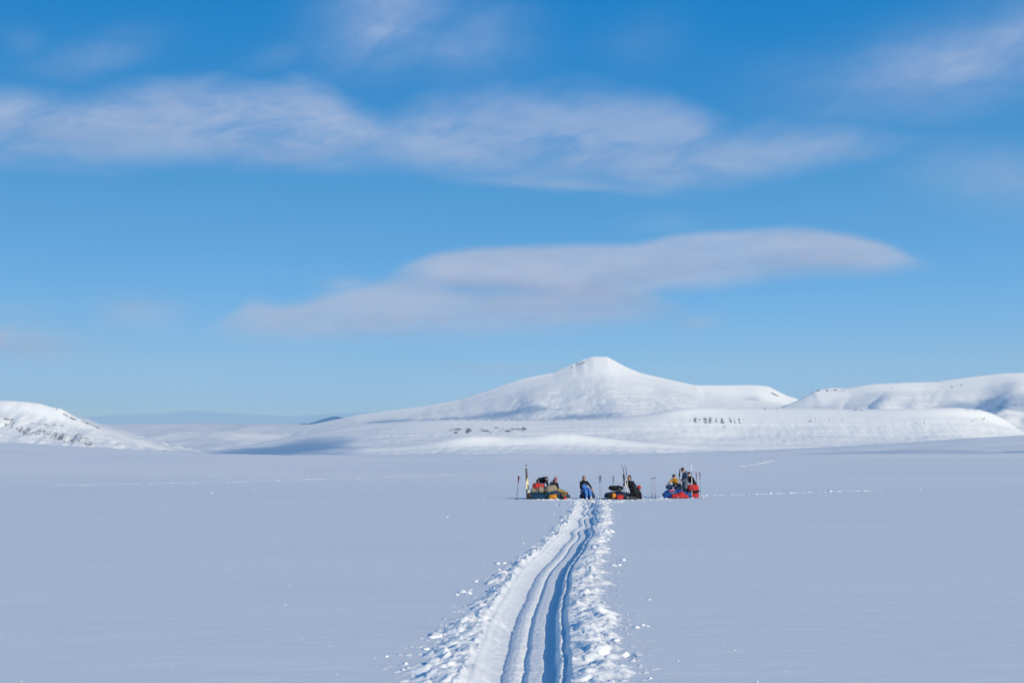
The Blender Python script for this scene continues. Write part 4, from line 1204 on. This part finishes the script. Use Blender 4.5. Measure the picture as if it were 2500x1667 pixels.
# ---- sled of the kneeling person
a2, b2 = on(Z2(1290, 1050, 0.45), -0.02), on(Z2(830, 1050, 0.05), -0.02)
sled('navy pulk sled with pale piping, beside the kneeling person', a2, b2, 0.26,
     [(-0.10, 0.2, 0.04, 0.20), (0.0, 0.29, 0.05, 0.27), (0.25, 0.30, 0.06, 0.31), (0.5, 0.30, 0.06, 0.33), (0.72, 0.29, 0.04, 0.33), (0.92, 0.27, -0.02, 0.29), (1.08, 0.22, -0.08, 0.26), (1.16, 0.12, -0.13, 0.22)], 'navy', 'bluehull', ('pink', 3, 7), straps=(0.30,))
bag('black_jacket_heap', 'heap of black clothing on the sled with pale piping', 'clothing', Z2(840, 790, 0.15), Z2(1190, 800, 0.3), 0.20, 'black', lo=0.13, hi=0.13, e=2.2, fold=0.02, ends=0.9)
bag('black_bag', 'drooping black bag on the near side of the sled with pale piping', 'bag', Z2(1040, 820, -0.22), Z2(1150, 830, -0.15), 0.11, 'grey', lo=0.14, hi=0.10, e=2.2, fold=0.014)
roll('orange_mat', 'orange foam mat with a black end, standing at the sled with pale piping', Z2(850, 985, -0.50), Z2(985, 968, -0.30), 0.135, 'orange', core='orange', end='blackmat', straps=(0.72,))
bag('red_bag', 'small red bag on the snow between the orange mat and the kneeling person', 'bag', on(Z2(1030, 1030, -0.35), 0.11), on(Z2(1195, 1030, -0.30), 0.11), 0.13, 'red', lo=0.11, hi=0.13, e=2.1, fold=0.012, ends=0.85)
bag('grey_sack', 'dark grey sack lying on the snow in front of the kneeling person', 'bag', on(Z2(1230, 1040, -0.45), 0.09), on(Z2(1520, 1040, -0.40), 0.045), 0.12, 'grey', lo=0.08, hi=0.10, e=2.2, bands=(0.2,), band_mat='silver', fold=0.010)
bag('red_stuff_sack', 'round red stuff sack behind the kneeling person', 'bag', Z2(1530, 775, 0.55), Z2(1610, 780, 0.6), 0.11, 'red', lo=0.11, hi=0.11, e=2.0)
bag('navy_box_bag', 'upright navy bag behind the kneeling person, under the round red sack', 'bag', on(Z2(1490, 1030, 0.6), 0.2), on(Z2(1610, 1030, 0.6), 0.2), 0.17, 'ink', lo=0.2, hi=0.2)
bt = thing('white_bottle', 'small white bottle beside the dark poles of the kneeling person', 'bottle', Z2(1222, 800, -0.1))
bm = bmesh.new(); tube(bm, [Z2(1222, 792, -0.1), Z2(1222, 745, -0.1)], [0.032, 0.032], 12)
part('flask', bm, 'plaster', bt)
bm = bmesh.new(); tube(bm, [Z2(1222, 740, -0.1), Z2(1222, 728, -0.1)], [0.018, 0.018], 10)
part('lid', bm, 'metal', bt)
hang(bt)
# ---- sleds on the right
RY = 2.0
a3, b3 = on(Z3(640, 1035, RY + 0.1), -0.02), on(Z3(1240, 1035, RY - 0.35), -0.02)
s3 = sled('bright blue pulk sled with a red label, in front of the person in yellow', a3, b3, 0.29,
     [(-0.05, 0.22, 0.06, 0.22), (0.0, 0.31, 0.06, 0.33), (0.15, 0.33, 0.06, 0.40), (0.35, 0.34, 0.06, 0.43), (0.5, 0.34, 0.06, 0.42), (0.65, 0.33, 0.06, 0.37), (0.8, 0.31, 0.06, 0.29), (0.93, 0.27, 0.05, 0.20), (1.04, 0.18, 0.02, 0.10)], 'blue', 'bluehull', ('pink', 1, 3), straps=(0.55,))
# sewn label with its white lettering bars
inv3 = Matrix.Translation(s3.location).inverted()
bm = bmesh.new(); q0 = Z3(800, 845, RY - 0.40); rot3 = Matrix.Rotation(math.radians(4), 3, 'Y')
slab(bm, q0, (0.28, 0.012, 0.062), Matrix.Rotation(math.radians(-7), 3, 'Y'))
lb = part('label_patch', bm, 'label_red', s3, smooth=False); lb.matrix_parent_inverse = inv3
bm = bmesh.new()
for i in range(7):
    c = q0 + Vector((-0.10 + i * 0.033, -0.009, 0.0 + (-0.10 + i * 0.033) * 0.12))
    slab(bm, c, (0.006, 0.006, 0.026)); slab(bm, c + Vector((0.009, 0, 0.010)), (0.014, 0.006, 0.006))
lt = part('lettering', bm, 'white', s3, smooth=False); lt.matrix_parent_inverse = inv3
bm = bmesh.new()
tube(bm, [Z3(762, 910, RY - 0.40), Z3(800, 908, RY - 0.41), Z3(830, 903, RY - 0.41), Z3(858, 888, RY - 0.41)], 0.009, 6)
lt = part('script_mark', bm, 'white', s3); lt.matrix_parent_inverse = inv3
bag('navy_round_bag', 'round navy bag under the hand of the person in yellow', 'bag', Z3(650, 762, RY), Z3(800, 770, RY + 0.1), 0.14, 'navy', lo=0.13, hi=0.13, e=2.1, fold=0.01)
bag('ink_bag', 'dark bag sloping to the snow at the left end of the bright blue sled', 'bag', Z3(585, 985, RY + 0.05), Z3(680, 890, RY + 0.15), 0.14, 'ink', lo=0.11, hi=0.12, e=2.2)
bag('blue_flap_bag', 'blue bag with a pale patch on top of the bright blue sled', 'bag', Z3(840, 790, RY + 0.05), Z3(1000, 790, RY + 0.1), 0.14, 'navy', lo=0.09, hi=0.10)
rb = thing('red_tent_bag', 'crumpled bright red bag lying against the bright blue sled', 'bag', on(Z3(980, 1030, RY - 0.5)))
bm = bmesh.new()
ca, cb = Z3(780, 985, RY - 0.45), Z3(1190, 1000, RY - 0.55)
loft(bm, ca, cb, [(0, 0.06, 0.08, 0.05), (0.04, 0.13, 0.10, 0.10), (0.25, 0.16, 0.10, 0.13), (0.42, 0.16, 0.10, 0.17), (0.54, 0.16, 0.10, 0.27), (0.60, 0.16, 0.10, 0.29), (0.68, 0.16, 0.09, 0.23), (0.82, 0.14, 0.08, 0.12), (0.94, 0.11, 0.06, 0.08), (1.0, 0.05, 0.05, 0.04)], Y, 28, 2.1)
part('body', bm, 'red', rb, 0.014, 1, 0.014)
bm = bmesh.new(); slab(bm, Z3(938, 1008, RY - 0.63), (0.07, 0.012, 0.035)); part('care_tag', bm, 'white', rb, smooth=False)
bm = bmesh.new(); tube(bm, [Z3(1170, 985, RY - 0.6), Z3(1215, 1000, RY - 0.6), Z3(1225, 1015, RY - 0.6)], 0.012, 6); part('draw_cord', bm, 'black', rb)
hang(rb)
a4, b4 = on(Z3(1290, 1020, RY + 0.2), -0.02), on(Z3(1330, 1020, RY + 1.7), -0.02)
sled('red and black pulk sled at the right end of the group, under a red duffel', a4, b4, 0.27,
     [(-0.03, 0.22, 0.04, 0.14), (0.0, 0.28, 0.05, 0.19), (0.1, 0.30, 0.05, 0.22), (0.6, 0.28, 0.05, 0.24), (0.9, 0.22, 0.04, 0.2), (1.03, 0.14, 0.0, 0.12)], 'red', 'bluehull', None, side=X, straps=(0.5,))
rd = bag('red_duffel', 'bulging red duffel with a black lower band, on the rightmost sled', 'bag', Z3(1150, 800, RY + 0.35), Z3(1425, 805, RY + 0.4), 0.22, 'red', lo=0.17, hi=0.22, e=2.4, fold=0.014)
ird = Matrix.Translation(rd.location).inverted()
bm = bmesh.new(); loft(bm, Z3(1140, 870, RY + 0.35), Z3(1435, 870, RY + 0.4), [(0, 0.16, 0.05, 0.05), (0.06, 0.225, 0.075, 0.075), (0.94, 0.225, 0.075, 0.075), (1, 0.16, 0.05, 0.05)], Y, 24, 3)
part('black_band', bm, 'ink', rd, 0.016, 2, 0.006).matrix_parent_inverse = ird

# ---- people
person('person in black bending over the red backpack, brown hair hanging down', dict(
    pel=Z1(790, 700, 1.05) , chest=Z1(850, 590, 0.62), head=Z1(925, 585, 0.38), face=(0.25, -0.75, -0.62), hup=(0.12, -0.62, 0.75), side=(-0.95, 0.2, 0.1),
    shR=Z1(765, 570, 0.58), shL=Z1(925, 620, 0.60), elR=Z1(697, 620, 0.50), wrR=Z1(712, 712, 0.36), elL=Z1(960, 740, 0.5), wrL=Z1(890, 800, 0.25),
    knR=Z1(750, 850, 0.85), anR=on(Z1(745, 1050, 1.15), 0.06), toeR=on(Z1(735, 1050, 0.93), 0.03), knL=Z1(860, 850, 0.85), anL=on(Z1(870, 1050, 1.15), 0.06), toeL=on(Z1(885, 1050, 0.93), 0.03)),
    dict(jacket='ink', trousers='black', hair=0.14, glasses='lens', earband='silver', bulk=0.98))
person('person in a dusty pink beanie and silver and navy jacket behind the navy sled', dict(
    pel=Z1(1105, 880, 0.85), chest=Z1(1100, 730, 0.80), head=Z1(1140, 625, 0.70), face=(0.55, -0.75, -0.35), hup=(0.12, -0.2, 0.95), side=(-0.85, -0.5, 0),
    elR=Z1(1010, 790, 0.62), wrR=Z1(1010, 800, 0.36), elL=Z1(1205, 790, 0.60), wrL=Z1(1190, 850, 0.35),
    knR=Z1(1030, 870, 0.42), anR=on(Z1(1020, 1050, 0.52), 0.06), toeR=on(Z1(1010, 1050, 0.40), 0.03), knL=Z1(1180, 865, 0.44), anL=on(Z1(1190, 1050, 0.55), 0.06), toeL=on(Z1(1200, 1050, 0.42), 0.03)),
    dict(jacket='ink', trousers='orange', hat='pink', tall=0.06, hood='silver', buff='brownknit'))
person('seated man in a black pullover and blue bib trousers, facing the viewer', dict(
    pel=Z1(1835, 830, 0.22), chest=Z1(1815, 690, 0.20), head=Z1(1822, 560, 0.12), face=(0.25, -1, -0.02), hup=(-0.02, -0.03, 1), side=(-1, 0.05, 0),
    shR=Z1(1745, 655, 0.2), shL=Z1(1900, 655, 0.2), elR=Z1(1742, 800, 0.16), wrR=Z1(1825, 825, -0.05), elL=Z1(1965, 745, 0.05), wrL=Z1(2000, 800, -0.05), curl=0.6,
    knR=Z1(1872, 858, -0.26), anR=on(Z1(1882, 1040, -0.20), 0.07), toeR=on(Z1(1888, 1060, -0.42), 0.03), knL=Z1(1962, 850, -0.24), anL=Z1(1985, 990, -0.18) , toeL=Z1(1998, 1030, -0.40)),
    dict(jacket='black', trousers='cobalt', bib='cobalt', hair=0.0, glasses='amber', boots='white', bulk=0.95, collar=0.045))
kp = person('kneeling person in a black down outfit with a brown headband, looking up', dict(
    pel=Z2(1440, 850, 0.10), chest=Z2(1345, 690, 0.08), head=Z2(1338, 548, 0.04), face=(-0.35, -0.9, 0.15), hup=(0.03, -0.02, 1), side=(-0.8, 0.55, 0),
    shR=Z2(1262, 650, 0.05), shL=Z2(1420, 655, 0.12), elR=Z2(1215, 720, -0.05), wrR=Z2(1203, 690, -0.20), elL=Z2(1430, 790, 0.0), wrL=Z2(1325, 800, -0.15),
    knR=Z2(1390, 985, -0.22), anR=on(Z2(1480, 1040, 0.20), 0.06), toeR=on(Z2(1530, 1040, 0.35), 0.03), knL=Z2(1500, 970, -0.12), anL=on(Z2(1600, 1035, 0.25), 0.06), toeL=on(Z2(1640, 1035, 0.40), 0.03)),
    dict(jacket='black', trousers='black', hair=0.10, earband='brownknit', bulk=1.08))
ik = Matrix.Translation(kp.location).inverted()
bm = bmesh.new()
A_, B_ = Z2(1425, 715, 0.02), Z2(1515, 1010, 0.05)
pts, rr = [], []
for i in range(97):
    q = i / 96
    p = A_.lerp(B_, q) + Vector((-0.03 * math.sin(q * 3), 0, 0))
    pts.append(p); rr.append((0.13 + 0.075 * math.sin(math.pi * min(1, q * 0.9 + 0.12))) * (1 - 0.17 * abs(math.cos(math.pi * 8 * q)) ** 3))
tube(bm, pts, rr, 22, X, 0.95)
part('down_skirt', bm, 'puffy', kp).matrix_parent_inverse = ik
bm = bmesh.new(); tube(bm, [Z2(1530, 860, 0.25), Z2(1580, 930, 0.25), Z2(1615, 1000, 0.22)], [0.13, 0.11, 0.075], 14)
part('down_panel', bm, 'ink', kp, 0.014, 2, 0.006).matrix_parent_inverse = ik
person('person in a golden yellow jacket sitting on the bright blue sled', dict(
    pel=Z3(880, 730, RY + 0.30), chest=Z3(858, 620, RY + 0.22), head=Z3(835, 530, RY + 0.14), face=(-0.55, -0.8, -0.25), hup=(-0.06, -0.04, 1), side=(-0.75, 0.6, 0),
    shR=Z3(800, 592, RY + 0.2), shL=Z3(905, 592, RY + 0.28), elR=Z3(745, 640, RY + 0.02), wrR=Z3(708, 688, RY - 0.08), elL=Z3(925, 680, RY + 0.1), wrL=Z3(880, 720, RY - 0.10),
    knR=Z3(910, 705, RY - 0.10), anR=Z3(880, 870, RY + 0.1), toeR=Z3(860, 890, RY - 0.05), knL=Z3(985, 715, RY - 0.02), anL=Z3(1000, 860, RY + 0.10), toeL=Z3(985, 890, RY - 0.02)),
    dict(jacket='gold', trousers='ink', hat='black', hatband='white', gloves='slate', glasses='lens', bulk=0.92))
person('standing person in a long slate grey coat and dark brown hat, looking down', dict(
    pel=Z3(1105, 690, RY + 0.45), chest=Z3(1100, 510, RY + 0.42), head=Z3(1045, 368, RY + 0.36), face=(-0.85, -0.35, -0.25), hup=(-0.25, -0.05, 0.95), side=(-0.35, 0.95, 0),
    shR=Z3(1075, 450, RY + 0.62), shL=Z3(1125, 450, RY + 0.20), elR=Z3(1050, 590, RY + 0.62), wrR=Z3(1010, 600, RY + 0.42), elL=Z3(1150, 580, RY + 0.05), wrL=Z3(1035, 630, RY + 0.02), curl=0.8,
    knR=Z3(1075, 880, RY + 0.55), anR=on(Z3(1095, 1040, RY + 0.58), 0.0), toeR=on(Z3(1040, 1040, RY + 0.50), -0.03), knL=Z3(1100, 880, RY + 0.32), anL=on(Z3(1120, 1040, RY + 0.35), 0.0), toeL=on(Z3(1070, 1040, RY + 0.28), -0.03)),
    dict(jacket='slate', trousers='ink', hat='brownknit', glasses='lens', hood='slate', skirt=0.5, bulk=1.2))
person('person in black with a white-banded hat bending over the red duffel', dict(
    pel=Z3(1310, 690, RY + 1.05), chest=Z3(1235, 570, RY + 0.85), head=Z3(1195, 470, RY + 0.72), face=(-0.6, -0.65, -0.45), hup=(-0.3, -0.1, 0.92), side=(-0.65, 0.75, 0),
    shR=Z3(1200, 545, RY + 1.0), shL=Z3(1280, 560, RY + 0.72), elR=Z3(1200, 640, RY + 0.9), wrR=Z3(1240, 680, RY + 0.60), elL=Z3(1325, 650, RY + 0.60), wrL=Z3(1270, 700, RY + 0.52),
    knR=Z3(1290, 870, RY + 0.95), anR=on(Z3(1300, 1040, RY + 1.15), 0.0), toeR=on(Z3(1270, 1040, RY + 0.98), -0.03), knL=Z3(1350, 870, RY + 0.95), anL=on(Z3(1360, 1040, RY + 1.15), 0.0), toeL=on(Z3(1340, 1040, RY + 0.98), -0.03)),
    dict(jacket='black', trousers='black', hat='black', hatband='white', gloves='silver', bulk=1.02))

# ---- skis and poles
ski('front ski of the black and pale yellow pair beside the navy sled', on(Z1(460, 1055, -0.05), -0.10), Z1(428, 228, 0.0), (0.35, -1, 0.05), [(0, 0.27, 'ski_black'), (0.27, 0.55, 'ski_yellow'), (0.55, 0.905, 'ski_black'), (0.905, 0.935, 'ski_white'), (0.935, 1.0, 'ski_black')], 0.085, 0.17, 0.06, bind=0.30)
ski('rear ski of the black and pale yellow pair, half hidden and shorter', on(Z1(515, 1055, 0.10), -0.10), Z1(436, 290, 0.08), (0.35, -1, 0.05), [(0, 0.24, 'ski_black'), (0.24, 0.40, 'ski_yellow'), (0.40, 0.47, 'ski_grey'), (0.47, 0.68, 'ski_yellow'), (0.68, 1.0, 'ski_black')], 0.085, 0.17, 0.06, bind=0.44, bind_mat='ski_grey')
ski('left one of the thin white and dark skis in front of the kneeling person', on(Z2(1335, 1050, -0.30), -0.05), Z2(1172, 232, -0.26), (-1, -0.30, 0.05), [(0, 0.20, 'ski_black'), (0.20, 0.56, 'ski_white'), (0.56, 1.0, 'ski_grey')], 0.07, 0.26, 0.09, bind=0.46, bind_mat='ski_white')
ski('right one of the thin white and dark skis in front of the kneeling person', on(Z2(1345, 1050, -0.25), -0.05), Z2(1246, 222, -0.20), (-1, -0.25, 0.05), [(0, 0.24, 'ski_black'), (0.24, 0.66, 'ski_white'), (0.66, 1.0, 'ski_grey')], 0.065, 0.26, 0.09, bind=0.48, bind_mat='ski_black')
ski('white ski standing in front of the red duffel', on(Z3(1262, 1025, RY - 0.3), -0.10), Z3(1250, 215, RY - 0.2), (1, -0.35, 0.0), [(0, 0.26, 'ski_white'), (0.26, 0.42, 'ski_grey'), (0.42, 0.62, 'ski_white'), (0.62, 0.80, 'ski_grey'), (0.80, 1.0, 'ski_white')], 0.075, 0.17, 0.05, bind=0.34)
ski('pale ski half hidden behind the person in the grey coat', on(Z3(1062, 1020, RY + 0.9), -0.05), Z3(1082, 222, RY + 0.95), (-1, -0.3, 0.0), [(0, 0.6, 'ski_grey'), (0.6, 1.0, 'ski_white')], 0.06, 0.2, 0.05, bind=0.4)
pole('left one of the crossed dark pole pair standing at the far left', on(Z1(190, 1055), -0.06), Z1(268, 512, 0.02), 'grip_red')
pole('right one of the crossed dark pole pair standing at the far left', on(Z1(228, 1055, 0.02), -0.06), Z1(248, 516, 0.05), 'grip_red')
pole('left pole with brown grip between the seated man and the pale piping sled', on(Z1(2208, 1030, 0.4), -0.06), Z1(2180, 505, 0.4), 'grip_brown', 'steel')
pole('right pole with brown grip between the seated man and the pale piping sled', on(Z1(2240, 1025, 0.4), -0.06), Z1(2218, 497, 0.4), 'grip_brown', 'steel')
pole('pole with black grip rising behind the heap of black clothing', on(Z2(960, 1040, 0.7), -0.06), Z2(948, 520, 0.7), 'black')
pole('left one of two dark poles in the hand of the kneeling person', on(Z2(1195, 1040, -0.22), -0.06), Z2(1193, 472, -0.2), 'ski_black')
pole('right one of two dark poles in the hand of the kneeling person', on(Z2(1225, 1040, -0.2), -0.06), Z2(1212, 476, -0.2), 'ski_black')
pole('left upside-down pole with its basket in the air, before the bright blue sled', on(Z3(312, 1018, RY - 0.3), -0.10), Z3(305, 532, RY - 0.3), 'black', 'pinkpole', True)
pole('right upside-down pole with its basket in the air, before the bright blue sled', on(Z3(390, 1022, RY - 0.3), -0.10), Z3(374, 518, RY - 0.3), 'black', 'pinkpole', True)
pole('taller dark pole in front of the person in the grey coat', on(Z3(1000, 1010, RY + 0.2), -0.06), Z3(972, 355, RY + 0.2), 'black')
pole('shorter dark pole between the yellow jacket and the grey coat', on(Z3(962, 1010, RY + 0.1), -0.06), Z3(960, 432, RY + 0.1), 'black')
pole('left one of two poles with red grips at the right end of the group', on(Z3(1400, 1010, RY + 0.9), -0.06), Z3(1365, 422, RY + 0.9), 'grip_red')
pole('right one of two poles with red grips at the right end of the group', on(Z3(1485, 980, RY + 0.5), -0.06), Z3(1450, 415, RY + 0.5), 'grip_red')


# ------------------------------------------------------------------ loose snow
def chunk_mesh():
    out = []
    for i in range(10):
        bm = bmesh.new(); bmesh.ops.create_icosphere(bm, subdivisions=2, radius=1.0)
        for v in bm.verts:
            n = float(fbm(v.co.x * 1.3 + i * 7.1 + v.co.z * 0.6, v.co.y * 1.3 - v.co.z * 0.8, 300 + i, 3))
            v.co = v.co * (1 + 0.6 * n)
        out.append((np.array([tuple(v.co) for v in bm.verts]), np.array([[v.index for v in f.verts] for f in bm.faces])))
        bm.free()
    return out


chunks = chunk_mesh()
rng_ = np.random.default_rng(5)
VS, FS, nv = [], [], 0


def put_chunk(x, y, r, zoff=0.0, flat=0.7):
    global nv
    v, f = chunks[int(rng_.integers(10))]
    r = r * math.exp(rng_.normal(-0.1, 0.35))
    a = rng_.uniform(0, 6.28); c_, s_ = math.cos(a), math.sin(a)
    sc = r * rng_.uniform(0.75, 1.25, 3) * np.array([1.15, 1.0, flat])
    w = v * sc
    w = np.stack([w[:, 0] * c_ - w[:, 1] * s_, w[:, 0] * s_ + w[:, 1] * c_, w[:, 2]], 1)
    VS.append(w + np.array([x, y, gz(x, y) + zoff + r * (0.25 if flat > 0.9 else 0.08)])); FS.append(f + nv); nv += len(v)


# crumbs thrown beside the track
for i in range(40):
    y = 7 * (50 / 7) ** rng_.random()
    sd_ = -1 if rng_.random() < 0.5 else 1
    o_ = (0.75 + abs(rng_.normal(0, 0.26)))
    x = float(track_x(np.array(y))) + sd_ * o_
    put_chunk(x, y, rng_.uniform(0.006, 0.015) * (1 + y / 50))
for (px, py, r) in ((1065, 1552, 0.055), (1058, 1556, 0.03), (1085, 1549, 0.02), (1128, 1446, 0.075), (1145, 1449, 0.05), (1115, 1452, 0.035), (1150, 1440, 0.02), (1215, 1376, 0.05), (1232, 1375, 0.04), (1522, 1368, 0.065), (1500, 1381, 0.05), (1512, 1380, 0.035), (1489, 1245, 0.06), (1497, 1247, 0.04), (1481, 1247, 0.07),
                    (1570, 1527, 0.03), (1581, 1529, 0.022), (1553, 1532, 0.018), (1490, 1299, 0.05), (1484, 1340, 0.05), (1488, 1279, 0.05), (1655, 1614, 0.018), (1040, 1585, 0.022)):
    p = hit(px, py); put_chunk(p.x, p.y, r)
# churned snow round the camp
for i in range(520):
    k = rng_.random()
    if k < 0.30:                                       # strip below the sleds
        px, py = rng_.uniform(1300, 1420), rng_.normal(1219, 1.2)
    elif k < 0.62:
        px, py = rng_.uniform(1395, 1490), rng_.normal(1223, 3.5)
    elif k < 0.85:
        px = rng_.uniform(1470, 1640); py = 1225 - (px - 1470) * 0.045 + rng_.normal(0, 2.4)
    else:
        px = rng_.uniform(1600, 1720); py = 1217 - (px - 1600) * 0.03 + rng_.normal(0, 1.2)
    p = hit(px, py); put_chunk(p.x, p.y, rng_.uniform(0.018, 0.055), 0, 0.42)
for (px, py, r) in ((1514, 1214, 0.10), (1520, 1215, 0.09), (1510, 1216, 0.08), (1526, 1216, 0.06), (1556, 1214, 0.10), (1564, 1213, 0.11), (1572, 1213.5, 0.09), (1625, 1213, 0.10), (1635, 1213, 0.10), (1670, 1214, 0.09), (1690, 1213, 0.08), (1700, 1211.5, 0.08), (1259, 1218, 0.06), (1312, 1219, 0.08), (1320, 1218, 0.07), (1345, 1219, 0.07), (1360, 1219, 0.08), (1460, 1213, 0.07), (1465, 1215, 0.06)):
    p = hit(px, py); put_chunk(p.x, p.y - 0.1, r * 0.8, 0, 0.6)
# lines of broken snow along old ski tracks, and small drifts on the field
def broken_line(pts, n, r0, r1, jy=0.0):
    xs_ = np.array([p[0] for p in pts]); ys_ = np.array([p[1] for p in pts])
    for i in range(n):
        px = rng_.uniform(xs_[0], xs_[-1])
        if perlin(px / 16.0, 0.5, 77) < -0.12 and rng_.random() < 0.85:
            continue
        py = float(np.interp(px, xs_, ys_)) + rng_.normal(0, jy)
        p = hit(px, py)
        s_ = p.y / D0
        put_chunk(p.x, p.y, rng_.uniform(r0, r1) * s_ * 0.55, -0.2 * r0, 0.45)


broken_line([(1712, 1209.5), (1850, 1206), (1990, 1201), (2090, 1198.5), (2155, 1197.5)], 700, 0.035, 0.075, 0.22)
broken_line([(130, 1185.5), (350, 1181), (560, 1176.5), (880, 1166)], 1000, 0.020, 0.042, 0.12)
broken_line([(880, 1166), (1080, 1160), (1440, 1149)], 450, 0.012, 0.030, 0.12)
broken_line([(1810, 1138.5), (1845, 1134), (1872, 1128), (1893, 1123.5)], 330, 0.02, 0.05, 0.12)
for (px, py, r) in ((75, 1200, 0.11), (108, 1192, 0.09), (300, 1208, 0.12), (407, 1210, 0.15), (490, 1197, 0.10), (513, 1204, 0.10), (622, 1196, 0.10), (618, 1204, 0.10), (637, 1204, 0.09), (713, 1198, 0.14), (186, 1193, 0.08), (5, 1187, 0.10), (360, 1205, 0.07), (1760, 1141, 0.08), (1970, 1122, 0.10), (2170, 1164, 0.16), (2455, 1165, 0.15), (1855, 1170, 0.10), (1370, 1181, 0.10), (910, 1190, 0.10), (915, 1196, 0.12)):
    p = hit(px, py); r *= 0.7
    for i in range(3):
        put_chunk(p.x + rng_.normal(0, r * 1.6), p.y + rng_.normal(0, 0.3), r * rng_.uniform(0.5, 1.1), -r * 0.3, 0.35)
# single coarse grains that catch the sun on the near field
for i in range(420):
    py = 1190 + 477 * rng_.random() ** 0.8
    p = hit(rng_.uniform(-60, 2560), py)
    if abs(p.x - float(track_x(np.array(p.y)))) < 1.2 and p.y < 57:
        continue
    put_chunk(p.x, p.y, p.y * rng_.uniform(0.00012, 0.00034) * (1.8 if rng_.random() < 0.06 else 1), 0, 1.0)
V_ = np.concatenate(VS).astype(np.float32); F_ = np.concatenate(FS).astype(np.int32)
me = bpy.data.meshes.new('snow_clumps')
me.vertices.add(len(V_)); me.vertices.foreach_set('co', V_.ravel())
me.loops.add(F_.size); me.loops.foreach_set('vertex_index', F_.ravel())
me.polygons.add(len(F_)); me.polygons.foreach_set('loop_start', (np.arange(len(F_)) * 3).astype(np.int32))
me.polygons.foreach_set('use_smooth', np.ones(len(F_), bool))
me.update(calc_edges=True)
link('snow_clumps', me, m_snow, kind='stuff', label='loose lumps and crumbs of snow along the tracks')

# ------------------------------------------------------------------ air
m_air = bpy.data.materials.new('haze')
m_air.use_nodes = True
t = NT(m_air.node_tree)
pv = t.n('ShaderNodeVolumePrincipled'); pv.inputs['Density'].default_value = 2.4e-5; pv.inputs['Color'].default_value = (0.55, 0.78, 1.0, 1)
pv.inputs['Anisotropy'].default_value = 0.0
oo = t.n('ShaderNodeOutputMaterial'); t.put(oo.inputs['Volume'], pv.outputs[0])
bm = bmesh.new()
bmesh.ops.create_cube(bm, size=1.0, matrix=Matrix.Translation((0, 9000, 540)) @ Matrix.Diagonal((30000, 24000, 1480, 1)))
me = bpy.data.meshes.new('haze'); bm.to_mesh(me); bm.free()
link('haze', me, m_air, kind='stuff', label='thin cold haze over the far slopes')
